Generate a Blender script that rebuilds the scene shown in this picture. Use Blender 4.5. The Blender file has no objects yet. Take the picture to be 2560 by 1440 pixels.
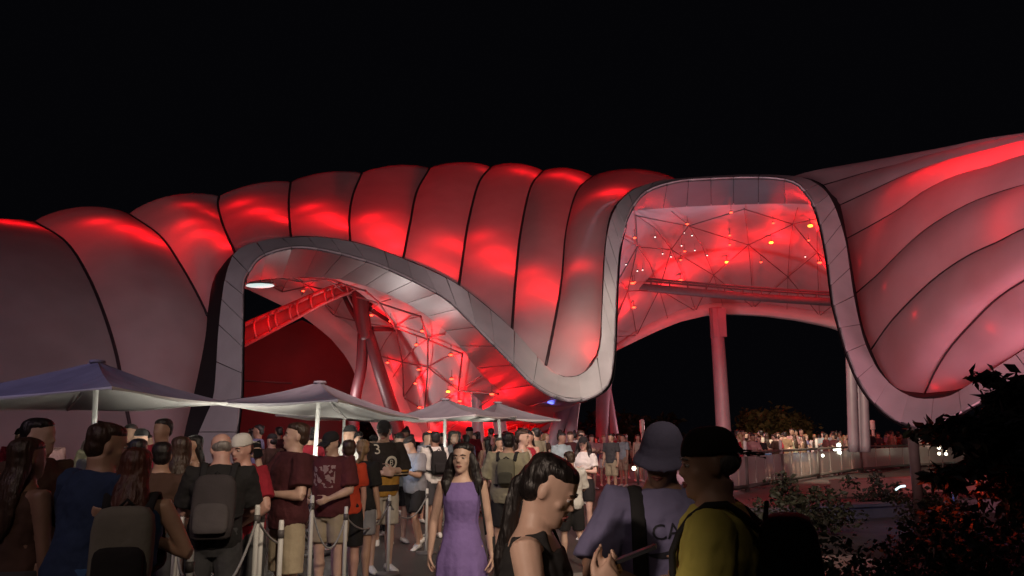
import bpy, bmesh, math, random
import numpy as np
from mathutils import Vector, Matrix, noise as mnoise
from mathutils.bvhtree import BVHTree
random.seed(7); np.random.seed(7)
S = bpy.context.scene; COL = S.collection
R = math.radians; PI = math.pi

# ------------------------------------------------------------------ camera, world, lights, exposure
FPX = 2000.0; HZ = 365.0; CAMZ = 1.65
PITCH = math.atan(HZ / FPX)
cam = bpy.data.cameras.new('camera'); cam.sensor_width = 36; cam.lens = 36 * FPX / 2560
cam.clip_start = 0.05; cam.clip_end = 1500
cam_o = bpy.data.objects.new('camera', cam); COL.objects.link(cam_o)
cam_o.location = (0, 0, CAMZ); cam_o.rotation_euler = (PI / 2 + PITCH, 0, 0)
S.camera = cam_o
S.view_settings.view_transform = 'Standard'; S.view_settings.look = 'None'
S.view_settings.exposure = 0.0; S.view_settings.gamma = 1.0
S.view_settings.use_curve_mapping = False
S.cycles.max_bounces = 5; S.cycles.diffuse_bounces = 3; S.cycles.glossy_bounces = 3
S.cycles.transmission_bounces = 4; S.cycles.transparent_max_bounces = 6
S.cycles.sample_clamp_indirect = 4.0
w = bpy.data.worlds.new('World'); S.world = w; w.use_nodes = True
bg = w.node_tree.nodes['Background']
bg.inputs['Color'].default_value = (0.55, 0.55, 0.8, 1); bg.inputs['Strength'].default_value = 0.0024

_cp, _sp = math.cos(PITCH), math.sin(PITCH)
def at(px, py, Y):
    """point of the scene that stands at ground distance Y along the view through a picture position"""
    x = (px - 1280) / FPX; y = (720 - py) / FPX
    d = Vector((x, _cp - y * _sp, _sp + y * _cp))
    k = Y / d.y
    return Vector((d.x * k, Y, CAMZ + d.z * k))
def ray(px, py):
    x = (px - 1280) / FPX; y = (720 - py) / FPX
    return Vector((x, _cp - y * _sp, _sp + y * _cp)).normalized()

def lamp(name, kind, loc, target=None, power=100, color=(1, 1, 1), size=0.2, angle=60, blend=0.6):
    l = bpy.data.lights.new(name, kind); l.energy = power; l.color = color
    if kind == 'AREA':
        l.shape = 'RECTANGLE'; l.size, l.size_y = size if isinstance(size, tuple) else (size, size)
        l.spread = R(angle)
    else: l.shadow_soft_size = size
    if kind == 'SPOT': l.spot_size = R(angle); l.spot_blend = blend
    o = bpy.data.objects.new(name, l); COL.objects.link(o); o.location = loc
    if target is not None:
        o.rotation_euler = (Vector(target) - Vector(loc)).to_track_quat('-Z', 'Y').to_euler()
    return o
WARM = (1.0, 0.80, 0.60); COOL = (0.72, 0.72, 1.0); RED = (1.0, 0.004, 0.009)
# plaza lamps on masts behind and beside the viewer
lamp('plaza_lamp', 'SPOT', (2.6, -2.6, 7.2), (-1.2, 10.0, 0.6), 2500, WARM, .35, 34, .7)
lamp('plaza_lamp', 'SPOT', (3.0, 3.0, 9.0), (1.6, 14.0, 0.4), 2700, WARM, .35, 40, .8)
lamp('plaza_lamp', 'SPOT', (-2.0, -4.0, 8.0), (-3.6, 5.6, 1.0), 400, (1.0, .74, .56), .35, 56, .8)
lamp('plaza_lamp', 'SPOT', (9.0, 25.5, 6.5), (13.5, 34, 0.4), 4200, (1, .84, .62), .3, 80, .8)
lamp('plaza_lamp', 'SPOT', (1.5, 17, 6.5), (4.5, 28, 0.6), 800, (1, .80, .62), .3, 60, .8)
# unseen area lights added to wash the front of the roof
lamp('facade_fill', 'AREA', (0.5, 9.0, 4.6), (0.5, 22, 6.0), 400, (1.0, .66, .64), (9, 1), 130)
lamp('facade_fill', 'AREA', (-9, -2, 8.0), (-9, 24, 4.5), 125, (.95, .66, .92), (6, 2), 120)
lamp('facade_fill', 'AREA', (12.5, 11.5, .7), (14.5, 19.5, 6.5), 400, (1.0, .34, .42), (5, 1), 120)
lamp('plaza_lamp', 'SPOT', (-2.4, -1.2, 3.6), (-0.03, 2.75, 1.15), 620, (1, .76, .60), .12, 15.5, .7)  # added fill spot on the near woman with the phone
lamp('facade_fill', 'AREA', (7.0, 4.6, 5.0), (14.5, 18, 9.5), 340, (1.0, .36, .43), (3, 1), 78)
lamp('edge_fill', 'SPOT', (1.2, 13.5, 3.4), (1.2, 21.5, 3.4), 430, (1, .90, .80), .5, 75, 1.0)  # unseen spots added above the crowd to brighten the edge beam
lamp('edge_fill', 'SPOT', (-8.5, 15.5, 3.0), (-8.4, 22, 4.0), 60, (.88, .85, 1), .5, 70, 1.0)
lamp('under_roof_fill', 'SPOT', (5.8, 26.5, .3), (6.0, 27.0, 10), 1300, (.80, .80, 1.0), .3, 70, .8)  # unseen lights added under the roof to lift the soffit
lamp('under_roof_fill', 'SPOT', (-5.5, 25.5, .3), (-6.2, 26, 7), 60, (.86, .86, 1.0), .3, 80, .8)
lamp('under_roof_fill', 'SPOT', (-1.0, 22.0, .3), (-2.0, 24, 5), 25, (1, .5, .52), .3, 90, .8)
lamp('blue_uplight', 'POINT', at(1375, 1015, 22.8), None, 5, (.12, .16, 1), .1)
lamp('plaza_lamp', 'SPOT', (4.6, 1.6, 5.2), (-.4, 6.0, 1.15), 620, WARM, .25, 15, .9)  # added narrow spot brightening the woman in purple
lamp('under_roof_fill', 'POINT', (-6.8, 32, 3.2), None, 260, (1, .85, .82), .4)  # added pale fill for the rear beam
for q, pw in (((-3.6, 34, 4.9), 380), ((-2.6, 33.6, 2.6), 800), ((-1.4, 31.5, 1.2), 560), ((5.5, 36, 7.4), 16), ((9, 35, 7.6), 20)):
    lamp('ceiling_fill', 'POINT', q, None, pw, (1.0, .006, .012), .5)  # added red fill points under the ceiling, without fixtures
lamp('under_roof_fill', 'POINT', (8, 36, 2.0), None, 330, (1, .55, .62), .4)  # added pink fill for the right ceiling

# ------------------------------------------------------------------ materials
MATS = {}
def mat(name, col, rough=0.7, var=0.15, scale=6.0, bump=0.0, bscale=60.0, metal=0.0, emit=None, estr=0.0, spec=0.5, stretch=None, trans=0.0, coat=0.0):
    if name in MATS: return MATS[name]
    m = bpy.data.materials.new(name); m.use_nodes = True; MATS[name] = m
    nt = m.node_tree; b = nt.nodes['Principled BSDF']
    b.inputs['Roughness'].default_value = rough; b.inputs['Metallic'].default_value = metal
    b.inputs['Specular IOR Level'].default_value = spec
    if coat: b.inputs['Coat Weight'].default_value = coat
    if trans: b.inputs['Transmission Weight'].default_value = trans
    tc = nt.nodes.new('ShaderNodeTexCoord')
    src = tc.outputs['Object']
    if stretch:
        mp = nt.nodes.new('ShaderNodeMapping'); mp.inputs['Scale'].default_value = stretch
        nt.links.new(src, mp.inputs[0]); src = mp.outputs[0]
    if var > 0:
        n = nt.nodes.new('ShaderNodeTexNoise'); n.inputs['Scale'].default_value = scale; n.inputs['Detail'].default_value = 5
        nt.links.new(src, n.inputs['Vector'])
        mx = nt.nodes.new('ShaderNodeMix'); mx.data_type = 'RGBA'
        lo = [max(0, c * (1 - var)) for c in col]; hi = [min(1, c * (1 + var)) for c in col]
        mx.inputs[6].default_value = (*lo, 1); mx.inputs[7].default_value = (*hi, 1)
        rmp = nt.nodes.new('ShaderNodeMapRange'); rmp.inputs[1].default_value = .3; rmp.inputs[2].default_value = .7
        nt.links.new(n.outputs['Fac'], rmp.inputs[0]); nt.links.new(rmp.outputs[0], mx.inputs[0])
        nt.links.new(mx.outputs[2], b.inputs['Base Color'])
    else: b.inputs['Base Color'].default_value = (*col, 1)
    if bump > 0:
        n2 = nt.nodes.new('ShaderNodeTexNoise'); n2.inputs['Scale'].default_value = bscale; n2.inputs['Detail'].default_value = 4
        nt.links.new(src, n2.inputs['Vector'])
        bp = nt.nodes.new('ShaderNodeBump'); bp.inputs['Strength'].default_value = bump; bp.inputs['Distance'].default_value = .02
        nt.links.new(n2.outputs['Fac'], bp.inputs['Height']); nt.links.new(bp.outputs[0], b.inputs['Normal'])
    if emit:
        b.inputs['Emission Color'].default_value = (*emit, 1); b.inputs['Emission Strength'].default_value = estr
    return m
M_MEMB = mat('coated_membrane', (.42, .36, .375), .5, .10, 1.1, .12, 5.0, spec=.3)
_nt = M_MEMB.node_tree; _b = _nt.nodes['Principled BSDF']; _o = _nt.nodes['Material Output']
_t = _nt.nodes.new('ShaderNodeBsdfTranslucent'); _t.inputs['Color'].default_value = (.75, .68, .68, 1)
_m = _nt.nodes.new('ShaderNodeMixShader'); _m.inputs[0].default_value = .22
_nt.links.new(_b.outputs[0], _m.inputs[1]); _nt.links.new(_t.outputs[0], _m.inputs[2]); _nt.links.new(_m.outputs[0], _o.inputs['Surface'])
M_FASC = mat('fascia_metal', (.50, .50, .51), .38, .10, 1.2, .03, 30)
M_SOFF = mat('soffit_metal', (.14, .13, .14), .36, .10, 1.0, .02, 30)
M_JOINT = mat('joint_backing', (.075, .07, .075), .8, .1)
M_GAP = mat('dark_gasket', (.012, .010, .012), .8, .1)  # painted shade of the return face; also on the added webs
M_SEAM = mat('seam_cable', (.035, .018, .022), .6, .2)
M_CEIL = mat('ceiling_panel', (.50, .46, .47), .50, .10, .7, .04, 2.0)
M_STRUT = mat('strut_paint', (.17, .12, .125), .4, .1)
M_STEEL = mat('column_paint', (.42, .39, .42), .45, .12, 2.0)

# ------------------------------------------------------------------ object helpers
def new_obj(name, me, parent=None):
    o = bpy.data.objects.new(name, me); COL.objects.link(o)
    if parent is not None: o.parent = parent
    return o
def tag(o, label=None, cat=None, group=None, kind=None):
    if label: o['label'] = label
    if cat: o['category'] = cat
    if group: o['group'] = group
    if kind: o['kind'] = kind
    return o
def thing(name, label, cat, loc=(0, 0, 0), rz=0.0, group=None):
    o = bpy.data.objects.new(name, None); COL.objects.link(o); o.empty_display_size = .1
    o.location = loc; o.rotation_euler = (0, 0, rz)
    return tag(o, label, cat, group)
def mesh(name, verts, faces, m, smooth=True):
    me = bpy.data.meshes.new(name)
    me.from_pydata([tuple(v) for v in verts], [], faces)
    if m is not None: me.materials.append(m)
    if smooth: me.polygons.foreach_set('use_smooth', [True] * len(me.polygons))
    me.update(); return me
def part(name, verts, faces, m, parent, smooth=True, kind=None, label=None):
    o = new_obj(name, mesh(name, verts, faces, m, smooth), parent)
    if kind: o['kind'] = kind
    if label: o['label'] = label
    return o
class Geo:
    def __init__(s): s.v = []; s.f = []
    def add(s, v, f):
        k = len(s.v); s.v += [tuple(p) for p in v]; s.f += [tuple(i + k for i in q) for q in f]; return s
    def box(s, c, d, rz=0.0, top=1.0):
        x, y, z = [t / 2 for t in d]; v = []
        for (sx, sy, sz) in ((-1,-1,-1),(1,-1,-1),(1,1,-1),(-1,1,-1),(-1,-1,1),(1,-1,1),(1,1,1),(-1,1,1)):
            t = top if sz > 0 else 1
            a, b = sx * x * t, sy * y * t
            v.append((c[0] + a * math.cos(rz) - b * math.sin(rz), c[1] + a * math.sin(rz) + b * math.cos(rz), c[2] + sz * z))
        return s.add(v, [(3,2,1,0),(4,5,6,7),(0,1,5,4),(1,2,6,5),(2,3,7,6),(3,0,4,7)])
    def tube(s, pts, rad, n=8, squash=1.0, up=(0, 0, 1)):
        pts = [Vector(p) for p in pts]; k = len(pts)
        rad = rad if hasattr(rad, '__len__') else [rad] * k
        v = []; ref = None
        for i, p in enumerate(pts):
            t = (pts[min(i + 1, k - 1)] - pts[max(i - 1, 0)]).normalized()
            if ref is None:
                a = Vector(up) if abs(t.dot(Vector(up))) < .95 else Vector((1, 0, 0))
                ref = (a - t * a.dot(t)).normalized()
            else: ref = (ref - t * ref.dot(t)).normalized()
            b = t.cross(ref)
            r = rad[i]; r = r if hasattr(r, '__len__') else (r, r * squash)
            for j in range(n):
                th = 2 * PI * j / n
                v.append(p + ref * (r[0] * math.cos(th)) + b * (r[1] * math.sin(th)))
        f = [(i * n + j, i * n + (j + 1) % n, (i + 1) * n + (j + 1) % n, (i + 1) * n + j) for i in range(k - 1) for j in range(n)]
        f += [tuple(range(n - 1, -1, -1)), tuple((k - 1) * n + j for j in range(n))]
        return s.add(v, f)
    def ell(s, c, r, m=None, n=12, k=8):
        v = []; c = Vector(c)
        for i in range(1, k):
            a = PI * i / k
            for j in range(n):
                b = 2 * PI * j / n
                p = Vector((r[0] * math.sin(a) * math.cos(b), r[1] * math.sin(a) * math.sin(b), r[2] * math.cos(a)))
                if m is not None: p = m @ p
                v.append(c + p)
        t = Vector((0, 0, r[2])); bt = Vector((0, 0, -r[2]))
        if m is not None: t = m @ t; bt = m @ bt
        v += [c + t, c + bt]; T = len(v) - 2; B = len(v) - 1
        f = [(i * n + j, (i + 1) * n + j, (i + 1) * n + (j + 1) % n, i * n + (j + 1) % n) for i in range(k - 2) for j in range(n)]
        f += [(T, j, (j + 1) % n) for j in range(n)] + [(B, (k - 2) * n + (j + 1) % n, (k - 2) * n + j) for j in range(n)]
        return s.add(v, f)
    def loft(s, rings):
        """rings: list of equal-length closed point lists; capped"""
        n = len(rings[0]); v = [p for r in rings for p in r]; k = len(rings)
        f = [(i * n + j, i * n + (j + 1) % n, (i + 1) * n + (j + 1) % n, (i + 1) * n + j) for i in range(k - 1) for j in range(n)]
        f += [tuple(range(n - 1, -1, -1)), tuple((k - 1) * n + j for j in range(n))]
        return s.add(v, f)
    def obj(s, name, m, parent=None, smooth=True, kind=None, label=None):
        return part(name, s.v, s.f, m, parent, smooth, kind, label)

def cr(pts, n):
    """Catmull-Rom resample of a list of vectors to n points, even in chord length"""
    P = np.array([list(p) for p in pts], float); k = len(P)
    if k == 2: return [Vector(P[0] + (P[1] - P[0]) * t) for t in np.linspace(0, 1, n)]
    E = np.vstack([2 * P[0] - P[1], P, 2 * P[-1] - P[-2]]); out = []
    for i in range(k - 1):
        p0, p1, p2, p3 = E[i:i + 4]
        for t in np.linspace(0, 1, 12, endpoint=False):
            out.append(.5 * ((2 * p1) + (-p0 + p2) * t + (2 * p0 - 5 * p1 + 4 * p2 - p3) * t * t + (-p0 + 3 * p1 - 3 * p2 + p3) * t ** 3))
    out.append(P[-1]); out = np.array(out)
    d = np.concatenate([[0], np.cumsum(np.linalg.norm(np.diff(out, axis=0), axis=1))])
    q = np.linspace(0, d[-1], n)
    return [Vector([np.interp(x, d, out[:, c]) for c in range(out.shape[1])]) for x in q]
def crpx(l, n):  # picture curve (px, py, Y) smoothed, then placed
    return [at(*p) for p in cr(l, n)]

# ------------------------------------------------------------------ ground
GROUND = mat('plaza_asphalt', (.060, .055, .052), .62, .35, .7, .25, 35)
g = part('ground', [(-400, -60, 0), (400, -60, 0), (400, 900, 0), (-400, 900, 0)], [(0, 1, 2, 3)], GROUND, None, False)
tag(g, kind='structure')
M_CONC = mat('light_concrete', (.30, .285, .26), .7, .16, 1.6, .15, 30)
pv = new_obj('pavement', None); pv['kind'] = 'structure'
a0 = Vector((-.55, 4.2)); u = Vector((.93, .36)).normalized(); v_ = Vector((-.36, .93)).normalized()
def slab(i, j, su, sv, g_=.012):
    q = [a0 + u * (i * su + g_) + v_ * (j * sv + g_), a0 + u * ((i + 1) * su - g_) + v_ * (j * sv + g_), a0 + u * ((i + 1) * su - g_) + v_ * ((j + 1) * sv - g_), a0 + u * (i * su + g_) + v_ * ((j + 1) * sv - g_)]
    G = Geo(); h = .012 + random.uniform(-.001, .001)
    G.add([(p.x, p.y, .001) for p in q] + [(p.x, p.y, h) for p in q], [(4, 5, 6, 7), (0, 1, 5, 4), (1, 2, 6, 5), (2, 3, 7, 6), (3, 0, 4, 7)])
    return G.obj('paving_slab', M_CONC, pv, False)
for i in range(6):
    for j in range(4): slab(i, j, 1.25, 1.25)

# ------------------------------------------------------------------ the canopy
canopy = thing('canopy', 'huge wavy roof of pillowy grey membrane cushions lit red', 'canopy')
def coons(L, Rr, T, B, nu, nv):
    """grid[v][u]; L,Rr run down (nv), T,B run across (nu)"""
    g = []
    for j in range(nv):
        v = j / (nv - 1); row = []
        for i in range(nu):
            u = i / (nu - 1)
            p = L[j] * (1 - u) + Rr[j] * u + T[i] * (1 - v) + B[i] * v - (T[0] * (1 - u) * (1 - v) + T[-1] * u * (1 - v) + B[0] * (1 - u) * v + B[-1] * u * v)
            row.append(p)
        g.append(row)
    return g
MEMB_V = []; MEMB_F = []
def cushion(left, right, bottom=None, top=None, amp=.35, vfade=.25, back=True, nu=13, nv=30, flip=False):
    L = crpx(left, nv); Rr = crpx(right, nv)
    T = crpx(top, nu) if top else cr([L[0], Rr[0]], nu)
    B = crpx(bottom, nu) if bottom else cr([L[-1], Rr[-1]], nu)
    g = coons(L, Rr, T, B, nu, nv)
    G = np.array([[list(p) for p in r] for r in g])
    du = np.gradient(G, axis=1); dv = np.gradient(G, axis=0)
    N = np.cross(du, dv); N /= np.linalg.norm(N, axis=2, keepdims=True) + 1e-9
    tocam = np.array([0, 0, CAMZ]) - G
    sgn = np.sign((N * tocam).sum(2, keepdims=True)); 
    s0 = 1 if sgn.sum() >= 0 else -1
    N *= s0
    uu = np.linspace(0, 1, nu)[None, :]; vv = np.linspace(0, 1, nv)[:, None]
    prof = np.sin(PI * uu) ** .75 * np.clip((1 - vv) / vfade, 0, 1) ** .6 * amp
    # wind-taut unevenness
    G = G + N * prof[..., None]
    rows = [[Vector(p) for p in r] for r in G]
    if back:  # the roof rolls over behind its ridge
        ex = []
        for k in (3, 2, 1):
            ex.append([rows[0][i] + Vector((0, 1.2 * k, -.10 * k * k)) for i in range(nu)])
        rows = ex + rows
    V = [p for r in rows for p in r]; nr = len(rows)
    F = [(j * nu + i, j * nu + i + 1, (j + 1) * nu + i + 1, (j + 1) * nu + i) for j in range(nr - 1) for i in range(nu - 1)]
    k = len(MEMB_V); MEMB_V.extend(V); MEMB_F.extend([tuple(a + k for a in f) for f in F])
    return part('membrane_cushion', V, F, M_MEMB, canopy)
S0 = [(-430,620,20),(-330,700,19.5),(-260,850,19),(-200,1000,18.5),(-150,1160,18.5)]
S1 = [(85,554,27),(165,605,25),(220,690,23.5),(262,790,22.5),(292,890,22),(310,990,21.6),(345,1160,21.5)]
S2a = [(322,535,29),(400,590,27),(450,660,25.5),(490,730,24.6),(518,789,24.2)]
S2 = S2a + [(510,862,23.4),(486,979,22.8),(462,1080,22.3),(448,1160,22.2)]
S3 = [(548,490,30.5),(545,515,30),(558,565,28),(588,633,25.6)]
S4 = [(727,455,32),(722,500,30.5),(724,560,28),(728,595,26.4)]
S5 = [(905,432,33),(882,490,31),(873,550,28.5),(876,605,26.6)]
S6 = [(1075,420,33.5),(1042,480,31),(1025,560,28),(1008,648,26.2)]
S7 = [(1228,417,33.5),(1196,460,31.5),(1170,560,28.5),(1155,660,26.5),(1147,714,25.4)]
S8 = [(1358,427,33),(1326,470,31),(1302,580,28),(1290,690,25.8),(1280,823,23.6)]
S9 = [(1482,441,32.5),(1442,480,30.5),(1416,580,27.5),(1405,700,25.5),(1388,800,24),(1365,912,22.8)]
S10 = [(1700,452,31),(1640,459,29.6),(1588,475,28),(1549,507,26.8),(1527,546,26),(1515,614,25.4),(1510,712,24.6),(1507,800,23.8),(1502,860,23.3),(1487,905,23),(1457,936,22.7),(1420,944,22.6)]
cushion(S0, S1, amp=.35, vfade=.1)
cushion(S1, S2, amp=.40, vfade=.1)
cushion(S2a, S3, [(518,789,24.2),(530,711,24.5),(549,672,25),(588,633,25.6)], amp=.40, vfade=.3)
cushion(S3, S4, [(588,633,25.6),(650,608,26),(728,595,26.4)], amp=.24)
cushion(S4, S5, [(728,595,26.4),(800,594,26.6),(876,605,26.6)], amp=.24)
cushion(S5, S6, [(876,605,26.6),(940,622,26.5),(1008,648,26.2)], amp=.24)
cushion(S6, S7, [(1008,648,26.2),(1080,677,25.8),(1147,714,25.4)], amp=.24)
cushion(S7, S8, [(1147,714,25.4),(1215,765,24.5),(1280,823,23.6)], amp=.24)
cushion(S8, S9, [(1280,823,23.6),(1325,872,23.2),(1365,912,22.8)], amp=.24)
cushion(S9, S10, [(1365,912,22.8),(1388,932,22.6),(1420,944,22.6)], amp=.40, vfade=.4)
# right half: the seams fan out from the edge towards the upper right
RS = [
 [(1985,440,29.5),(2041,425,28),(2177,402,26),(2339,378,23.5),(2447,354,22),(2560,338,20.5),(2700,315,19),(2860,300,18)],
 [(2060,462,27.2),(2177,428,25),(2263,407,24),(2306,394,23.4),(2447,363,21.7),(2560,345,20.2),(2700,322,18.8),(2860,306,17.8)],
 [(2101,512,25.8),(2177,477,24.2),(2263,438,23),(2339,411,22),(2409,392,21.2),(2560,358,19.6),(2700,335,18.3),(2860,318,17.2)],
 [(2117,596,25.2),(2187,558,23.2),(2252,520,22),(2312,477,21.2),(2393,439,20.3),(2480,415,19.3),(2560,390,18.4),(2700,365,17.2),(2860,345,16.2)],
 [(2139,734,23.8),(2198,683,22),(2252,629,20.7),(2306,580,20),(2371,537,19.1),(2447,499,18.2),(2560,463,16.8),(2700,435,15.6),(2860,415,14.8)],
 [(2177,875,22),(2220,813,20.6),(2269,759,19.7),(2339,694,18.7),(2420,639,17.6),(2501,602,16.6),(2560,572,15.9),(2700,525,14.7),(2860,490,14)],
 [(2312,983,19.9),(2339,926,19.2),(2377,867,18.6),(2431,807,17.8),(2491,748,17),(2560,702,16),(2700,630,14.6),(2860,570,13.8)],
 [(2470,940,18.8),(2500,915,18.4),(2560,870,17.6),(2640,815,16.6),(2740,750,15.5),(2860,690,14.6)],
]
EDGE = [(1985,440,29.5),(2030,448,28.2),(2060,462,27.2),(2083,490,26.3),(2101,512,25.8),(2110,552,25.5),(2117,596,25.2),(2127,660,24.6),(2139,734,23.8),(2155,815,22.8),(2177,875,22),(2205,930,21.3),(2245,972,20.6),(2312,983,19.9),(2400,972,19.3),(2470,940,18.8)]
cuts = [(0,2),(2,4),(4,6),(6,8),(8,10),(10,13),(13,15)]
def cushion_h(top, bot, edge, amp):
    """cushion whose seams run from the edge (u=0) to the right"""
    nu, nv = 32, 13
    T = crpx(top, nu); B = crpx(bot, nu); L = crpx(edge, nv); Q = cr([T[-1], B[-1]], nv)
    G = np.array([[list(p) for p in r] for r in coons(L, Q, T, B, nu, nv)])
    N = np.cross(np.gradient(G, axis=1), np.gradient(G, axis=0)); N /= np.linalg.norm(N, axis=2, keepdims=True) + 1e-9
    if (N * (np.array([0, 0, CAMZ]) - G)).sum() < 0: N = -N
    uu = np.linspace(0, 1, nu)[None, :]; vv = np.linspace(0, 1, nv)[:, None]
    G = G + N * (amp * np.sin(PI * vv) ** .75 * np.clip(uu / .22, 0, 1) ** .6)[..., None]
    V = [Vector(p) for p in G.reshape(-1, 3)]
    F = [(j * nu + i, j * nu + i + 1, (j + 1) * nu + i + 1, (j + 1) * nu + i) for j in range(nv - 1) for i in range(nu - 1)]
    k = len(MEMB_V); MEMB_V.extend(V); MEMB_F.extend([tuple(a + k for a in f) for f in F])
    part('membrane_cushion', V, F, M_MEMB, canopy)
for i in range(7):
    a, b = cuts[i]; cushion_h(RS[i], RS[i + 1], EDGE[a:b + 1], (.08,.15,.2,.25,.28,.28,.22)[i])
# roof behind the top of the right hand opening and behind the right ridge
def strip(rows, m, name, parent=canopy):
    n = len(rows[0]); V = [p for r in rows for p in r]
    F = [(j * n + i, j * n + i + 1, (j + 1) * n + i + 1, (j + 1) * n + i) for j in range(len(rows) - 1) for i in range(n - 1)]
    return part(name, V, F, m, parent)
tp = crpx([(1690,455,29),(1750,449,28.6),(1861,443,28.2),(1938,443,28.2),(1990,447,28.4)], 14)
strip([tp] + [[p + Vector((0, 2.0 * k, .45 * k - .02 * k * k)) for p in tp] for k in (1, 2, 3)], M_MEMB, 'roof_top')
tp = crpx(RS[0][2:], 20)
strip([tp] + [[p + Vector((0, 1.5 * k, -.10 * k * k)) for p in tp] for k in (1, 2, 3)], M_MEMB, 'roof_top')
def seam(px, r=.05, web=True):
    P = crpx(px, 26); P = [p + (Vector((0, 0, CAMZ)) - p).normalized() * .05 for p in P]
    Geo().tube(P, r, 6).obj('seam_cable', M_SEAM, canopy)
    if not web: return
    Q = [p - (Vector((0, 0, CAMZ)) - p).normalized() * .09 for p in P]
    W = [q + Vector((q.x * .6, q.y, 0)).normalized() * 1.7 + Vector((0, 0, -.2)) for q in Q]
    strip([Q, W], M_GAP, 'rib_web')  # unseen web added to cut the red glow at the seam
for s in (S1, S2a, S3, S4, S5, S6, S7, S8, S9): seam(s, .045)
for s in RS[1:7]: seam(s, .020, False)

# the edge beam: fascia (A to B) and soffit (B to C)
A = [(470,1160),(491,1100),(520,1032),(537,983),(547,837),(557,740),(569,677),(588,633),(625,612),(680,600),(728,596),(800,595),(876,606),(945,625),(1009,650),(1080,679),(1148,716),(1215,768),(1281,826),(1330,880),(1366,915),(1395,938),(1420,946),(1455,938),(1487,908),(1502,862),(1506,800),(1510,712),(1515,614),(1527,546),(1549,507),(1588,474),(1647,455),(1715,447),(1790,442),(1861,439),(1950,440),(2010,447),(2050,468),(2074,495),(2093,537),(2112,602),(2122,667),(2133,742),(2149,818),(2166,872),(2198,932),(2242,975),(2285,995),(2328,999),(2380,990),(2430,960),(2500,915),(2600,850),(2720,760)]
B = [(585,1160),(590,1100),(598,1032),(603,983),(605,886),(607,789),(610,705),(625,676),(650,645),(700,625),(755,619),(824,629),(911,652),(960,669),(1020,696),(1110,744),(1170,798),(1228,856),(1280,908),(1320,950),(1355,976),(1390,993),(1425,1001),(1460,999),(1496,984),(1522,960),(1533,907),(1538,800),(1542,700),(1550,614),(1569,546),(1593,503),(1625,475),(1690,455),(1754,449),(1861,445),(1938,447),(1987,458),(2016,485),(2040,525),(2057,585),(2069,650),(2077,710),(2085,765),(2101,825),(2122,894),(2160,975),(2215,1035),(2270,1063),(2320,1073),(2380,1045),(2447,1008),(2534,964),(2640,900),(2760,820)]
CP = {6:(611,712),7:(616,706),8:(640,699),9:(680,695),10:(728,692),11:(785,691),12:(847,696),13:(900,709),14:(957,728),15:(1034,766),16:(1099,812),17:(1144,856),18:(1190,915),19:(1235,962),20:(1275,990),21:(1320,1012),22:(1390,1014),23:(1440,1008),30:(1575,535),31:(1590,525),32:(1617,522),33:(1680,517),34:(1754,513),35:(1861,509),36:(1938,507),37:(1995,508),38:(2028,511),39:(2046,532)}
YB = np.interp(range(len(B)), [0,3,6,10,15,18,22,27,30,35,38,43,49,52,54], [21.5,21.8,23,24,23,22,21,22.5,24,25.5,24.6,22,19,17.5,16])
def off(i):
    x, y = B[i]
    if i < 6: return (x - 6, y)
    if 23 < i < 30: return (x - 4, y - (6 if i < 26 else 0))
    return (x + 6, y - (8 if i > 44 else 0))
Apx = [(x, y, YB[i] + (1.0 if 7 <= i <= 14 or 30 <= i <= 38 else 1.4 if 17 <= i <= 22 else 1.0 if i == 23 else .6)) for i, (x, y) in enumerate(A)]
Bpx = [(x, y, YB[i]) for i, (x, y) in enumerate(B)]
Cpx = [(*CP.get(i, off(i)), YB[i] + (3.6 if i < 22 else 3.0)) for i in range(len(B))]
NS = 8
def fine(px):  # smooth per station so the three curves stay in step
    P = np.array(px); E = np.vstack([2 * P[0] - P[1], P, 2 * P[-1] - P[-2]]); out = []
    for i in range(len(P) - 1):
        p0, p1, p2, p3 = E[i:i + 4]
        for t in np.linspace(0, 1, NS, endpoint=False):
            out.append(.5 * ((2 * p1) + (-p0 + p2) * t + (2 * p0 - 5 * p1 + 4 * p2 - p3) * t * t + (-p0 + 3 * p1 - 3 * p2 + p3) * t ** 3))
    out.append(P[-1]); return [at(*p) for p in out]
Af, Bf, Cf = fine(Apx), fine(Bpx), fine(Cpx)
def sampler(F, arr):
    d = np.concatenate([[0], np.cumsum([(F[i + 1] - F[i]).length for i in range(len(F) - 1)])])
    X = np.array([list(p) for p in arr])
    return d, (lambda s: Vector([np.interp(s, d, X[:, c]) for c in range(3)]))
dB, fB = sampler(Bf, Bf); _, fA = sampler(Bf, Af); _, fC = sampler(Bf, Cf)
LEN = dB[-1]
def panels(f0, f1, name, m, step, gap, thick, lift):
    n = int(LEN / step)
    for k in range(n):
        s0, s1 = LEN * k / n + gap / 2, LEN * (k + 1) / n - gap / 2
        rows = []
        for j in range(4):
            s = s0 + (s1 - s0) * j / 3
            p, q = f0(s), f1(s); d = (q - p).normalized()
            rows.append((p + d * .012, q - d * .012))
        t = (rows[-1][0] - rows[0][0]); nrm = t.cross(rows[0][1] - rows[0][0]).normalized()
        if nrm.dot(Vector((0, 0, CAMZ)) - rows[0][0]) < 0: nrm = -nrm
        V = []; F = []
        for a, b in rows: V += [a + (b - a) * (c / 3) + nrm * thick for c in range(4)]
        for j in range(3): F += [(4 * j + c, 4 * j + c + 1, 4 * j + c + 5, 4 * j + c + 4) for c in range(3)]
        loop = [0, 1, 2, 3, 7, 11, 15, 14, 13, 12, 8, 4]; o = 16
        for q in loop: V += [V[q], V[q] - nrm * (thick + .01)]
        for q in range(12): F.append((o + 2 * q, o + 2 * ((q + 1) % 12), o + 2 * ((q + 1) % 12) + 1, o + 2 * q + 1))
        part(name, V, F, m, canopy, True)
ss = np.linspace(0, LEN, 260)
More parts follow.
